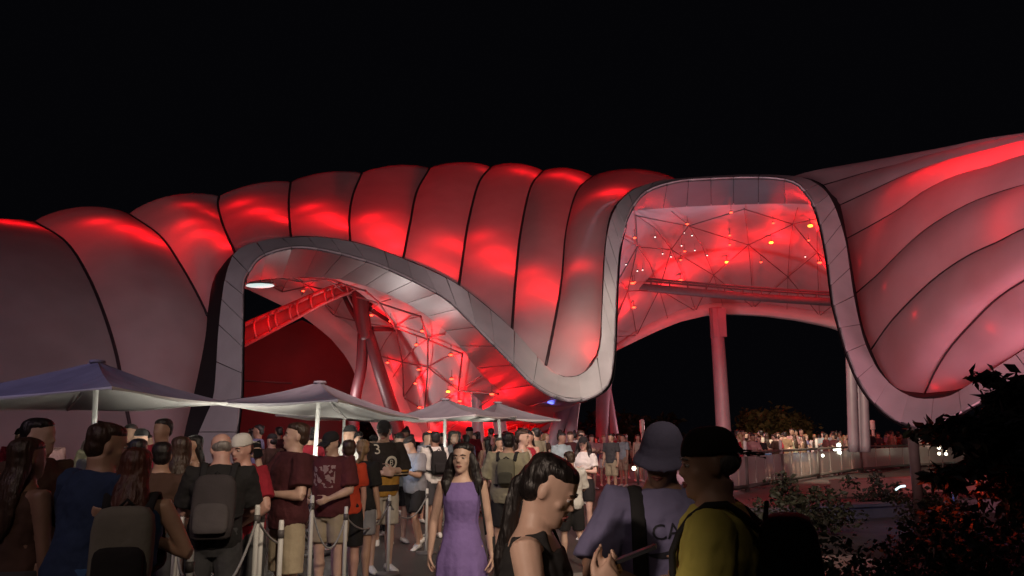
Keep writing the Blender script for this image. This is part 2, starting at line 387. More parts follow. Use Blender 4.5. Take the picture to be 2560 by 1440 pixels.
def behind_strip(f0, f1, name, d=.05):
    rows = [[], []]
    for q in ss:
        p0, p1 = f0(q), f1(q); e = .05; t_ = f0(min(LEN, q + e)) + f1(min(LEN, q + e)) - f0(max(0, q - e)) - f1(max(0, q - e))
        n_ = t_.cross(p1 - p0).normalized()
        if n_.dot(Vector((0, 0, CAMZ)) - p0) < 0: n_ = -n_
        rows[0].append(p0 - n_ * d); rows[1].append(p1 - n_ * d)
    strip(rows, M_JOINT, name)
behind_strip(fA, fB, 'fascia_backing'); behind_strip(fB, fC, 'soffit_backing', .07)
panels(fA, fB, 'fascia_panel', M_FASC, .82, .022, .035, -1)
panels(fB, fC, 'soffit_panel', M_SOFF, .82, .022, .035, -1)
# return face between membrane edge and beam, its shade painted near-black
MG = [(448,1160,22.2),(462,1080,22.3),(486,979,22.8),(510,862,23.4),(518,789,24.2),(530,711,24.6),(549,672,25.1),(588,630,25.8),(650,605,26.2),(728,592,26.6),(800,591,26.8),(876,602,26.8),(940,619,26.7),(1008,645,26.4),(1080,674,26),(1147,711,25.6),(1215,762,24.7),(1280,820,23.8),(1325,869,23.4),(1365,909,23),(1388,929,22.8),(1420,941,22.8),(1455,931,22.9),(1484,902,23.2),(1497,858,23.5),(1502,800,24),(1505,712,24.8),(1509,614,25.6),(1521,543,26.2),(1545,503,27),(1586,471,28.2),(1647,455,29),(1720,449,29),(1861,443,28.4),(1950,443,28.4),(2000,444,28.8),(2040,452,28),(2083,488,26.5),(2103,512,26),(2121,600,25.4),(2130,660,24.8),(2143,734,24),(2160,815,23),(2182,872,22.2),(2210,926,21.5),(2248,966,20.8),(2312,979,20.1),(2400,968,19.5),(2470,936,19),(2560,866,17.8),(2740,746,15.7)]
gm = crpx(MG, 200); ga = [fA(s) for s in np.linspace(0, LEN, 400)]
kd = []
ap = np.array([list(p) for p in ga])
# pair every point of the return face with the beam edge at the same share of their lengths, station by station
st = np.linspace(0, LEN, 200)
anchor_m = [0, 6/50, 13/50, 21/50, 28/50, 33/50, 40/50, 46/50, 1]
strip([gm, [Vector(ap[np.argmin(((ap - np.array(list(p))) ** 2).sum(1))]) for p in gm]], M_GAP, 'gutter')

# ceiling under the roof, from the soffit to the rear edge
RO = {0:(420,660),6:(540,690),8:(612,704),10:(690,715),12:(755,728),13:(824,766),14:(885,823),15:(938,865),16:(976,923),17:(1007,972),18:(1022,1018),19:(1062,1092),20:(1150,1097),21:(1250,1097),22:(1330,1092),23:(1392,1066),24:(1425,1015),25:(1455,955),26:(1492,903),27:(1540,861),28:(1591,827),29:(1647,797),30:(1702,774),32:(1774,759),34:(1841,756),36:(1924,761),38:(2008,772),40:(2086,784),42:(2150,810),44:(2220,850),46:(2300,920),48:(2400,1060)}
RI = {0:(420,676),6:(540,705),8:(612,720),10:(650,738),12:(694,759),13:(755,789),14:(824,843),15:(862,888),16:(885,927),17:(892,972),18:(910,1030),19:(950,1100),20:(1150,1110),21:(1250,1110),22:(1330,1105),23:(1398,1080),24:(1432,1030),25:(1460,972),26:(1496,920),27:(1541,877),28:(1591,852),29:(1647,826),30:(1702,804),32:(1774,787),34:(1841,784),36:(1924,788),38:(2008,799),40:(2097,817),42:(2160,840),44:(2230,878),46:(2310,945),48:(2410,1080)}
ks = sorted(RO)
def rsamp(D, dy):
    X = np.array([[*D[k], np.interp(k, [0,8,13,19,23,27,34,42,48], [36,40,41,37,37,42,44,41,38]) + dy] for k in ks])
    return lambda i: at(*[np.interp(i, ks, X[:, c]) for c in range(3)])
fRO, fRI = rsamp(RO, 0), rsamp(RI, -.7)
def fCi(i): return Cf[min(len(Cf) - 1, int(round(i * NS)))] + Vector((0, .12, .06))
def ceil_pt(i, v):
    p, q = fCi(i), fRO(i)
    h = 1.1 if i > 26 else .5
    if 18 <= i <= 25: h = 0
    return p * (1 - v) + q * v + Vector((0, 0, h * math.sin(PI * v)))
ii = np.linspace(6, 46, 150); vv = np.linspace(0, 1, 14)
CV = [ceil_pt(i, v) for v in vv for i in ii]; n_ = len(ii)
CF_ = [(j * n_ + i, j * n_ + i + 1, (j + 1) * n_ + i + 1, (j + 1) * n_ + i) for j in range(13) for i in range(n_ - 1)]
part('ceiling_lining', CV, CF_, M_CEIL, canopy)
CEIL = BVHTree.FromPolygons([tuple(p) for p in CV], CF_)
MEMB = BVHTree.FromPolygons([tuple(p) for p in MEMB_V], MEMB_F)
ii2 = np.linspace(0, 48, 120)
strip([[fRO(i) for i in ii2], [fRI(i) for i in ii2], [fRI(i) + Vector((0, 1.2, .1)) for i in ii2]], M_FASC, 'rear_beam')
UNIT = Geo().tube([(0, 0, 0), (0, 0, 1)], 1.0, 8); UNIT_ME = {}
def rod(p, q, r, m, name, parent):
    k = m.name
    if k not in UNIT_ME: UNIT_ME[k] = mesh('rod', UNIT.v, UNIT.f, m)
    o = new_obj(name, UNIT_ME[k], parent); d = q - p
    o.matrix_local = Matrix.Translation(p) @ d.to_track_quat('Z', 'Y').to_matrix().to_4x4() @ Matrix.Diagonal((r, r, d.length, 1))
    return o
nodes = {}
cols = [9, 10.5, 12, 13.2, 14.2, 15.2, 16.2, 17.2, 18.2, 19.2] 
cols2 = [26.6, 28, 29.4, 31, 33, 35, 37, 39, 41, 43]
def lattice(cs, r):
    for a, c in enumerate(cs):
        for b in range(5):
            if b < 4: rod(ceil_pt(c, b / 4) + Vector((0, -.05, -.22)), ceil_pt(c, (b + 1) / 4) + Vector((0, -.05, -.22)), r * .7, M_STRUT, 'strut', canopy)
            if a + 1 < len(cs) and b < 4:
                c2 = cs[a + 1]
                p, q = (ceil_pt(c, b / 4), ceil_pt(c2, (b + 1) / 4)) if (a + b) % 2 else (ceil_pt(c, (b + 1) / 4), ceil_pt(c2, b / 4))
                rod(p + Vector((0, -.05, -.25)), q + Vector((0, -.05, -.25)), r, M_STRUT, 'strut', canopy)
lattice(cols, .034); lattice(cols2, .024)

# ------------------------------------------------------------------ red lamps
def ceil_hit(px, py):
    o = Vector((0, 0, CAMZ)); h = CEIL.ray_cast(o, ray(px, py)); return h[0], h[1]
def memb_hit(px, py):
    o = Vector((0, 0, CAMZ)); d = ray(px, py); h = MEMB.ray_cast(o, d)
    if h[0] is None: return None, None
    n = h[1]
    if n.dot(d) > 0: n = -n
    return h[0], n
M_LAMPR = mat('red_lamp_lens', (.5, .02, .01), .3, 0, emit=(1.0, .05, .02), estr=7)
M_LAMPW = mat('white_lamp_lens', (.8, .8, .8), .3, 0, emit=(1.0, .92, .82), estr=3)
M_LAMPY = mat('amber_lamp_lens', (.8, .4, .1), .3, 0, emit=(1.0, .30, .02), estr=9)
M_HOUS = mat('lamp_housing', (.10, .09, .09), .5, .1)
fixt = {}
def ceiling_lamp(px, py, lens, power=0, size=.11, color=RED, drop=.55):
    p, n = ceil_hit(px, py)
    if p is None: return
    key = (lens.name, size)
    label = {'red_lamp_lens': 'small red lamp glowing under the arched ceiling', 'white_lamp_lens': 'tiny white lamp under the arched ceiling', 'amber_lamp_lens': 'amber hot lamp in a red pool of light under the ceiling'}[lens.name]
    label += ' of the right opening' if px > 1500 else ' of the left arch'
    t = thing('ceiling_lamp', label, 'lamp', p + Vector((0, -.1, -.30)), 0, lens.name.split('_')[0] + ' lamps under the ceiling ' + ('of the right opening' if px > 1500 else 'of the left arch'))
    if key not in fixt:
        h = Geo().tube([(0, 0, .30), (0, 0, .05), (0, 0, .04), (0, 0, 0)], [size * .12, size * .12, size * .8, size * 1.05], 10)
        l = Geo().ell((0, 0, -.03), (size, size, size * .5), None, 10, 6)
        fixt[key] = (mesh('housing', h.v, h.f, M_HOUS), mesh('lens', l.v, l.f, lens))
    new_obj('housing', fixt[key][0], t); new_obj('lens', fixt[key][1], t)
    if power:
        lamp('ceiling_light', 'POINT', p + Vector((.1, -.15, -(.60 if px > 1500 else drop))), None, power, color, .12)
for (x, y, pw) in ((1700,685,150),(1815,640,165),(1925,590,165),(2022,546,100),(2046,640,80),(1583,752,80),(1580,690,20)):
    ceiling_lamp(x, y, M_LAMPY if 1800 < x < 2030 else M_LAMPR, pw, .10)
for (x, y) in ((1716,542),(1825,512),(1822,572),(1930,540),(1710,612),(1822,596),(2018,584),(1585,688),(1700,634),(1585,575),(1640,700),(1900,640)):
    ceiling_lamp(x, y, M_LAMPR, 0, .06)
for (x, y) in ((1636,575),(1708,565),(1728,572),(1702,598),(1735,610),(1766,623),(1564,642),(1605,658),(1592,660),(1655,618),(2010,626),(1676,626)):
    ceiling_lamp(x, y, M_LAMPW, 0, .032)
for (x, y, pw) in ((978,784,40),(1057,806,35),(1042,842,30),(1128,864,45),(970,890,40),(1048,905,40),(1040,940,60),(1121,957,75),(1050,1000,60),(1130,925,30),(1120,1010,50),(930,770,40),(1075,1060,60),(1165,1030,60),(1230,960,30),(760,712,30),(1150,980,50)):
    ceiling_lamp(x, y, M_LAMPY if pw == 75 else M_LAMPR, pw * 1.0, .075)
# red point lights added behind the cushions to glow through the membrane: (picture position, depth behind it, power)
INSIDE = [(20,556,.6,16),(70,562,.6,16),(250,553,.7,22),(330,573,.75,34),(385,600,.6,30),
 (470,512,.6,9),(530,535,.6,9),(470,558,.75,20),(525,585,.7,36),(570,615,.5,24),
 (600,508,.75,20),(655,527,.75,34),(703,548,.55,30),(775,518,.75,22),(825,542,.8,44),(862,566,.55,34),
 (925,545,.8,26),(960,580,.8,50),(990,615,.6,44),(1060,650,1.0,26),(1110,680,.8,34),(1142,612,.6,26),(1100,610,.9,14),
 (1200,592,.8,20),(1240,632,.8,46),(1272,668,.6,34),(1325,682,.8,20),(1360,718,.8,36),(1390,742,.6,26),
 (1445,665,.55,8),(1492,885,.45,16),(1470,830,.9,5),(1300,760,.9,8),
 (1520,482,.55,14),(1560,480,.5,14),(1610,468,.5,10),(1395,437,.6,12),(1440,448,.6,14),(1300,428,.6,12),(1340,440,.5,8),(1210,425,.5,4),
 (2380,402,.8,14),(2440,385,.9,24),(2500,378,1.0,30),(2556,368,1.0,30),(2610,355,.9,20),(2330,425,.6,9),(2290,440,.6,7),(2400,425,.7,10),(2470,405,.7,12),(2500,560,1.1,15),(2200,560,.9,5),(2230,480,.8,5),
 (2149,655,.16,.35),(2211,716,.14,.3),(2286,786,.16,.4),(2478,820,.2,.5),(2340,968,.25,1.2),(2380,955,.25,.6)]  # this row: tiny added lights imitating red glints on the membrane
for (x, y, dep, pw) in INSIDE:
    p, n = memb_hit(x, y)
    if p is None: p, n = memb_hit(x, y + 12)
    if p is None: print('miss', x, y); continue
    lamp('cushion_light', 'POINT', p - n * dep * .58, None, pw * (1.9 if 1000 < x < 1420 and y > 580 else 2.5), RED, .12 if dep > .3 else .04)
# ------------------------------------------------------------------ columns under the roof
def X(px, Y): return (px - 1280) / FPX * Y / _cp * 1.0
def gpt(px, Y, z=0.0):
    """ground point whose foot is seen in picture column px at distance Y"""
    d = (z - CAMZ)
    # depth along the view axis
    dep = Y * _cp + d * _sp
    return Vector(((px - 1280) / FPX * dep, Y, z))
def pline(l): return [at(*p) for p in l]
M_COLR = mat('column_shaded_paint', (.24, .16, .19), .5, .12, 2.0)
def column(label, chains, m, group='steel columns under the roof', base=True):
    p0 = at(*chains[0][2][0]); t = thing('support_column', label, 'column', (0, 0, 0), 0, group)
    for nm, r, ch in chains:
        P = cr(pline(ch), 14); rr = np.linspace(r[0], r[1], 14)
        Geo().tube(P, list(rr), 12).obj(nm, m, t)
    return t
column('dark red branching column beside the coaster track under the left arch', [
    ('trunk', (.36, .30), [(900,722,33),(905,790,33),(917,850,33)]),
    ('leg', (.24, .22), [(908,830,33),(903,920,33),(888,1000,33),(884,1125,33)]),
    ('leg', (.24, .30), [(920,830,33),(950,930,33),(976,1010,33),(1010,1125,33)]),
    ('branch', (.12, .10), [(900,812,33),(875,770,33.5),(858,735,34)]),
    ('branch', (.10, .08), [(898,790,33),(885,757,33.5),(872,730,34)]),
    ('branch', (.10, .06), [(925,772,33),(960,795,33.5),(1012,826,34.5)]),
    ('branch', (.11, .06), [(930,822,33),(970,823,33.5),(1015,827,34.5)]),
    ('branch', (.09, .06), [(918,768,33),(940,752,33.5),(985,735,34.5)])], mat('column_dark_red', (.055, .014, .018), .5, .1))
column('grey straight column under the diagonal of the left arch', [('post', (.16, .24), [(1184,902,28),(1190,980,28),(1197,1130,28)])], M_STEEL)
column('pale curved column bending outward under the diagonal of the left arch', [('post', (.20, .26), [(1205,900,28),(1226,950,28),(1243,1020,28),(1258,1130,28)])], M_STEEL)
column('lavender slanting column below the hanging lobe', [('post', (.28, .2), [(1425,990,27),(1400,1050,27),(1366,1140,27)])], M_STEEL)
column('pale upright column below the hanging lobe', [('post', (.2, .2), [(1440,985,27),(1430,1050,27),(1424,1140,27)])], M_STEEL)
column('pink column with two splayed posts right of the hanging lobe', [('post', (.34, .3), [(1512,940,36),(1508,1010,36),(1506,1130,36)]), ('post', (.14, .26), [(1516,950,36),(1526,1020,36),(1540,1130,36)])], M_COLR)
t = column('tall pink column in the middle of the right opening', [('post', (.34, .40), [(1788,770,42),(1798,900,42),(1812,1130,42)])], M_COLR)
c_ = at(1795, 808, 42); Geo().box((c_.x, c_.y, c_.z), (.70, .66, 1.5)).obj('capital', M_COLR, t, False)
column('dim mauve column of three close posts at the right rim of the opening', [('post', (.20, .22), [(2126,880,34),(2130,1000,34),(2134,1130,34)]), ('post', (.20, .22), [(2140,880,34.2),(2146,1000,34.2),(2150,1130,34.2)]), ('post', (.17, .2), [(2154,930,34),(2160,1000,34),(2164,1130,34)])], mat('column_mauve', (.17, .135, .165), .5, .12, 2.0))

# ------------------------------------------------------------------ coaster tracks
M_TRK = mat('track_paint', (.24, .04, .045), .4, .1)
def track(name, label, a, b, rr=.09, ring=.34, n=11, m=M_TRK, rung_r=.05):
    t = thing(name, label, 'track')
    P, Q = crpx(a, 24), crpx(b, 24)
    Geo().tube(P, rr, 8).obj('rail', m, t); Geo().tube(Q, rr, 8).obj('rail', m, t)
    V = []; back = Vector((0, .22, 0))
    for p, q in zip(P, Q): V += [p + back, q + back, q + back * 1.3, p + back * 1.3]
    n_p = len(P); part('web_plate', V, [(4 * i + j, 4 * i + (j + 1) % 4, 4 * i + 4 + (j + 1) % 4, 4 * i + 4 + j) for i in range(n_p - 1) for j in range(4)], m, t, False)
    for k in range(n):
        i = int(23 * (k + .5) / n); c = (P[i] + Q[i]) / 2; h = (P[i] - Q[i]).length / 2
        d = (P[min(i + 1, 23)] - P[max(0, i - 1)]).normalized(); u_ = (P[i] - Q[i]).normalized(); s_ = d.cross(u_)
        ringp = [c + u_ * (h * math.cos(x)) + s_ * (ring * math.sin(x)) for x in np.linspace(0, PI, 7)]
        Geo().tube(ringp, rung_r, 6).obj('rung', m, t)
    return t
track('coaster_track', 'red ladder-like coaster track climbing through the left arch', [(520,855,33),(610,812,33),(720,765,33),(820,722,33),(892,704,33),(930,700,33)], [(520,908,33),(610,863,33),(720,805,33),(820,752,33),(892,724,33),(930,716,33)], .10, .42, 14)
t = thing('coaster_track', 'dark grey horizontal coaster beam crossing the right opening', 'track'); M_BEAM = mat('beam_paint', (.13, .11, .125), .5, .1)
Geo().tube(crpx([(1480,708,37),(1600,718,37),(1774,734,37),(1930,746,37),(2120,758,37)], 20), .19, 10).obj('beam', M_BEAM, t)
for dy in (-16, -22):
    Geo().tube(crpx([(1480,708 + dy,37),(1600,717 + dy,37),(1774,732 + dy,37),(1930,744 + dy,37),(2120,756 + dy,37)], 20), .05, 8).obj('rail', M_BEAM, t)
for k in range(14):
    a = at(1490 + 46 * k, 708 + 4 * k, 37); Geo().tube([a, a + Vector((0, 0, .38))], .03, 6).obj('bracket', M_BEAM, t)
track('coaster_track', 'bright red low track rising behind the small umbrella', [(1190,1090,31),(1290,1062,31),(1350,1036,31),(1395,1006,31)], [(1190,1116,31),(1290,1088,31),(1350,1062,31),(1398,1030,31)], .12, .2, 9, mat('track_bright_red', (.55, .03, .04), .4, .1, emit=None))
for q, pw in ((at(1320, 1050, 29.5), 60), (at(1230, 1070, 29.5), 50), (at(780, 745, 31.8), 75), (at(650, 800, 31.8), 65), (at(700, 850, 31.8), 40)):
    lamp('track_light', 'POINT', q, None, pw, RED, .2)
g = Geo().tube(crpx([(1556,566,32),(1615,540,32),(1690,517,32),(1760,512,32)], 12), .075, 8); t = thing('coaster_track', 'thin red guide pipe below the ceiling of the right opening', 'track')
g.obj('rail', M_TRK, t); Geo().tube(pline([(1604,546,32),(1612,527,32)]), .06, 6).obj('bracket', M_TRK, t)

# show building behind the left arch
M_SHOW = mat('show_building_cladding', (.16, .035, .04), .7, .2, .4)
t = thing('show_building', 'dark red windowless hall behind the left arch', 'building')
def yb(px, py): return at(px, py, 50)
top = [(-100,900),(300,850),(560,862),(660,838),(755,800),(830,836),(870,868),(892,902)]
bl = []
for (x, y) in top: bl.append(yb(x, y))
V = []; F = []
for p in bl: V += [p, Vector((p.x, p.y, 0)), Vector((p.x * 1.25, p.y + 14, p.z * 1.02)), Vector((p.x * 1.25, p.y + 14, 0))]
for k in range(len(bl) - 1):
    a, b = 4 * k, 4 * (k + 1); F += [(a, a + 1, b + 1, b), (a, b, b + 2, a + 2)]
part('wall', V, F, M_SHOW, t, False)
a, b = yb(560, 948), yb(730, 958); Geo().tube([a + Vector((0, -.1, 0)), b + Vector((0, -.1, 0))], .05, 6).obj('ledge', M_STRUT, t)
lamp('wall_light', 'POINT', at(690, 900, 46), None, 130, (1, .03, .04), .4)
t = thing('flood_lamp', 'bright white lamp inside the top left of the left arch', 'lamp', at(650, 714, 30))
Geo().ell((0, 0, 0), (.55, .2, .09)).obj('lens', mat('white_flood_lens', (.8, .8, .8), .3, 0, emit=(.62, .95, .92), estr=.8), t, True); Geo().box((0, .05, .09), (1.1, .36, .07)).obj('housing', M_HOUS, t, False); Geo().tube([(0, 0, .1), (0, .2, 1.0)], .03, 6).obj('stem', M_HOUS, t)
# coloured light panel between the legs of the branching column
t = thing('stained_light_panel', 'small blue and yellow glowing panel between the legs of the branching column', 'light panel', at(922, 978, 45))
M_B = mat('blue_glow', (.05, .1, .6), .4, 0, emit=(.03, .12, 1.0), estr=2.2); M_Y = mat('yellow_glow', (.8, .6, .1), .4, 0, emit=(1, .62, .05), estr=2.0)
for k, (dx, dz, m_) in enumerate(((-.15, .5, M_B), (.0, .3, M_Y), (-.12, .1, M_B), (.14, .0, M_B), (.0, -.22, M_B), (.28, -.2, M_B), (.12, -.42, M_B), (.36, -.45, M_B), (.2, .14, M_B))):
    Geo().ell((dx, 0, dz), (.11, .06, .13), None, 8, 6).obj('bulb', m_, t)
Geo().box((.1, .12, 0), (.75, .08, 1.3)).obj('backboard', M_HOUS, t, False)

# ------------------------------------------------------------------ umbrellas over the queue
M_UMB = mat('umbrella_cloth', (.27, .255, .28), .8, .14, 3.0, .25, 9)
_nt = M_UMB.node_tree; _b = _nt.nodes['Principled BSDF']  # dark outside, white lining
_g = _nt.nodes.new('ShaderNodeAttribute'); _g.attribute_name = 'lining'
_x = _nt.nodes.new('ShaderNodeMix'); _x.data_type = 'RGBA'; _x.inputs[7].default_value = (.72, .71, .68, 1)
_nt.links.new(_b.inputs['Base Color'].links[0].from_socket, _x.inputs[6]); _nt.links.new(_g.outputs['Fac'], _x.inputs[0]); _nt.links.new(_x.outputs[2], _b.inputs['Base Color'])
M_POLE = mat('white_pole', (.75, .75, .73), .35, .05)
def umbrella(label, near, left, far, right, apex, Yc, pole_px, name='square_umbrella', sag=.055, val=.03, tip=False):
    """near/left/far/right/apex: (px, py, Y) of corners and top; cloth with four curved faces and a valance"""
    c = at(*apex); base = gpt(pole_px, Yc); t = thing(name, label, 'umbrella', base, 0, 'square umbrellas over the queue')
    C = [at(*p) for p in (near, right, far, left)]
    V = []; F = []; n = 10
    def edge(a, b, u): return a * (1 - u) + b * u + Vector((0, 0, -sag * 1.2 * 4 * u * (1 - u) * .5))
    for k in range(4):
        a, b = C[k], C[(k + 1) % 4]; o = len(V)
        for i in range(n + 1):
            r = i / n
            for j in range(n + 1):
                e = edge(a, b, j / n); p = c * (1 - r) + e * r
                p = p + Vector((0, 0, -sag * math.sin(PI * r) * (.55 + .9 * math.sin(PI * j / n)) - .008 * math.sin(7 * j + 3 * r)))
                V.append(p - base)
        w_ = n + 1
        F += [(o + i * w_ + j, o + i * w_ + j + 1, o + (i + 1) * w_ + j + 1, o + (i + 1) * w_ + j) for i in range(n) for j in range(n)]
    nv0 = len(V); part('cloth', V, F, M_UMB, t)
    li = part('lining', [v - Vector((0, 0, .012)) for v in V], F, M_UMB, t)
    at_ = li.data.attributes.new('lining', 'FLOAT', 'POINT'); at_.data.foreach_set('value', [1.0] * nv0)
    G = Geo()
    for k in range(4):
        a, b = C[k], C[(k + 1) % 4]; o = len(G.v); vv = []; ff = []
        for j in range(n + 1):
            e = edge(a, b, j / n) - base; out = ((e + base) - c); out.z = 0; out = out.normalized() * .006
            vv += [e + out, e + out + Vector((0, 0, -val + .012 * math.sin(9 * j / n))), e + out * 3, e + out * 3 + Vector((0, 0, -val + .012 * math.sin(9 * j / n)))]
        for j in range(n):
            q = 4 * j; ff += [(q, q + 4, q + 5, q + 1), (q + 2, q + 3, q + 7, q + 6), (q + 1, q + 5, q + 7, q + 3)]
        G.add(vv, ff)
    o_ = G.obj('valance', M_UMB, t); at_ = o_.data.attributes.new('lining', 'FLOAT', 'POINT'); at_.data.foreach_set('value', [1.0] * len(G.v))
    topz = c - base
    Geo().tube([(0, 0, 0), (topz.x * .5, topz.y * .5, topz.z * .5), topz + Vector((0, 0, -.02))], .032, 12).obj('pole', M_POLE, t)
    Geo().tube([(0, 0, .0), (0, 0, .05), (0, 0, .07)], [.32, .30, .05], 18).obj('base_plate', M_HOUS, t)
    hub = topz + Vector((0, 0, -.30))
    for p in C:
        e = p - base; Geo().tube([topz + Vector((0, 0, -.05)), topz * .5 + e * .5 + Vector((0, 0, -sag - .06)), e + Vector((0, 0, -.03))], .012, 6).obj('rib', M_POLE, t)
    Geo().tube([topz + Vector((0, 0, -.02)), topz + Vector((0, 0, .012)), topz + Vector((0, 0, .02))], [.10, .09, .02], 12).obj('cap_plate', M_UMB, t)
    return t
umbrella('large square umbrella at the left edge over the navy shirted man', (280,966,8.0), (-260,1000,10.0), (170,1022,13.5), (566,1006,10.6), (244,903,10.2), 10.2, 216)
umbrella('blue and grey square umbrella over the man in khaki shorts', (845,998,9.2), (528,1005,11.0), (865,1043,15.0), (1045,1044,12.6), (800,955,11.6), 11.6, 772)
umbrella('small square umbrella with two eaves in front of the red lattice', (1188,1036,13.5), (975,1044,15), (1110,1050,18), (1290,1040,16), (1112,998,15.3), 15.3, 1112)
umbrella('farthest square umbrella with a slim white pole near the columns', (1232,1040,15.5), (1140,1047,18), (1290,1050,20.5), (1400,1049,17.5), (1244,1006,17.5), 17.5, 1263)
umbrella('second row square umbrella seen mostly from below behind the blue and grey one', (880,1030,14), (690,1036,16), (850,1049,20), (1060,1046,17), (862,1015,16.5), 16.5, 850)
# unseen upward spots added to brighten the umbrella undersides
for (px_, Y_, pw) in ((250, 9.6, 60), (800, 10.9, 55), (1112, 14.4, 40), (1255, 16.6, 30), (850, 15.6, 22), (60, 9.4, 45), (420, 10.0, 30), (640, 11.0, 30)):
    q = gpt(px_, Y_, 1.15); lamp('umbrella_light', 'SPOT', q, q + Vector((0, .12, 1)), pw * 1.15, (1, .94, .82), .15, 165, .3)
lamp('sky_blue_flood', 'SPOT', (-9, 4.0, 8.0), (-4.6, 9.6, 2.4), 420, (.26, .32, 1.0), .4, 50, .8)

# ------------------------------------------------------------------ queue posts and ropes
M_ROPE = mat('grey_rope', (.34, .34, .35), .8, .2, 80)
POSTS = []
def post(px, top_py, Y, label, h=None):
    b = gpt(px, Y); z = at(px, top_py, Y).z if h is None else h
    t = thing('queue_post', label, 'post', b, 0, 'white posts of the queue line')
    Geo().tube([(0, 0, .03), (0, 0, z - .02), (0, 0, z)], [.020, .020, .016], 12).obj('pole', M_POLE, t)
    Geo().tube([(0, 0, 0), (0, 0, .025), (0, 0, .04)], [.15, .14, .03], 16).obj('base_plate', M_HOUS, t)
    Geo().tube([(0, 0, z - .13), (0, 0, z - .07)], [.025, .025], 12).obj('collar', M_HOUS, t)
    POSTS.append((b, z)); return len(POSTS) - 1
pA = post(413, 1290, 5.7, 'leftmost thin queue post beside the tan dress')
pA2 = post(430, 1292, 6.1, 'queue post just behind the leftmost one')
pB = post(446, 1372, 4.9, 'short thick queue post nearest the viewer at bottom left')
pC = post(622, 1262, 6.1, 'queue post against the red shirted person')
pC2 = post(636, 1262, 6.5, 'twin queue post right behind the one at the red shirt')
pD = post(686, 1300, 6.2, 'queue post in front of the khaki shorts')
pE = post(768, 1238, 7.8, 'queue post behind the man in khaki shorts')
pF = post(857, 1266, 8.3, 'tall queue post beside the black skirted person')
pG = post(969, 1237, 10.0, 'queue post in front of the black and gold jersey')
pH = post(1065, 1221, 11.7, 'queue post left of the purple dress')
def rope(i, j, label, sag=.22):
    a, b = POSTS[i][0] + Vector((0, 0, POSTS[i][1] - .1)), POSTS[j][0] + Vector((0, 0, POSTS[j][1] - .1))
    P = [a * (1 - u) + b * u + Vector((0, 0, -sag * 4 * u * (1 - u))) for u in np.linspace(0, 1, 16)]
    o = Geo().tube(P, .0095, 6).obj('queue_rope', M_ROPE); tag(o, label, 'rope', 'ropes of the queue line')
rope(pB, pC, 'sagging grey rope from the thick near post to the red shirted person', .30)
rope(pC, pE, 'grey rope behind the khaki shorts', .25)
rope(pF, pE, 'grey rope swooping left from the tall post by the black skirt', .34)
rope(pF, pG, 'grey rope in front of the black top, joining the two middle posts', .20)
rope(pG, pH, 'grey rope hanging below the grey shirted person', .24)
rope(pA, pB, 'short grey rope at bottom left between the near posts', .15)

# ------------------------------------------------------------------ glass railing and far plaza at the right
M_RAIL = mat('railing_paint', (.10, .09, .08), .5, .1)
M_POSTW = mat('railing_post_white', (.62, .60, .56), .4, .1)
gm_ = bpy.data.materials.new('frosted_glass'); gm_.use_nodes = True; nt = gm_.node_tree; b_ = nt.nodes['Principled BSDF']
b_.inputs['Base Color'].default_value = (.62, .60, .55, 1); b_.inputs['Roughness'].default_value = .25
tr = nt.nodes.new('ShaderNodeBsdfTransparent'); mx = nt.nodes.new('ShaderNodeMixShader'); mx.inputs[0].default_value = .55
nt.links.new(tr.outputs[0], mx.inputs[1]); nt.links.new(b_.outputs[0], mx.inputs[2]); nt.links.new(mx.outputs[0], nt.nodes['Material Output'].inputs['Surface'])
rail = thing('glass_railing', 'long glass railing with a dark handrail in front of the far crowd', 'railing', gpt(1868, 24))
r0 = gpt(1868, 24); 
RP = [gpt(1780, 22), gpt(1868, 24.0), gpt(1957, 27.2), gpt(2047, 31.0), gpt(2155, 36.0), gpt(2290, 41.0), gpt(2420, 44.0)]
for k, p in enumerate(RP):
    q = p - r0
    Geo().tube([(q.x, q.y, 0), (q.x, q.y, 1.0)], .07, 8).obj('lower_post', M_RAIL, rail)
    Geo().tube([(q.x, q.y, 1.0), (q.x, q.y, 1.42), (q.x, q.y, 1.46)], [.055, .055, .03], 8).obj('post_top', M_POSTW, rail)
    if k + 1 < len(RP):
        e = RP[k + 1] - r0; d = (e - q).normalized()
        Geo().tube([q + Vector((0, 0, 1.10)), e + Vector((0, 0, 1.10))], .045, 8).obj('handrail', M_RAIL, rail)
        m_ = 4
        for j in range(m_):
            a = q + (e - q) * (j / m_) + d * .05; b = q + (e - q) * ((j + 1) / m_) - d * .03; nn = Vector((d.y, -d.x, 0)) * .008
            V = [a + nn + Vector((0, 0, .2)), b + nn + Vector((0, 0, .2)), b + nn + Vector((0, 0, 1.0)), a + nn + Vector((0, 0, 1.0))]
            V += [p_ - nn * 2 for p_ in V]
            part('glass_pane', V, [(0,1,2,3),(7,6,5,4),(0,4,5,1),(1,5,6,2),(2,6,7,3),(3,7,4,0)], gm_, rail, False)
        Geo().tube([q + Vector((0, 0, .14)), e + Vector((0, 0, .14))], .06, 8).obj('bottom_rail', M_RAIL, rail)
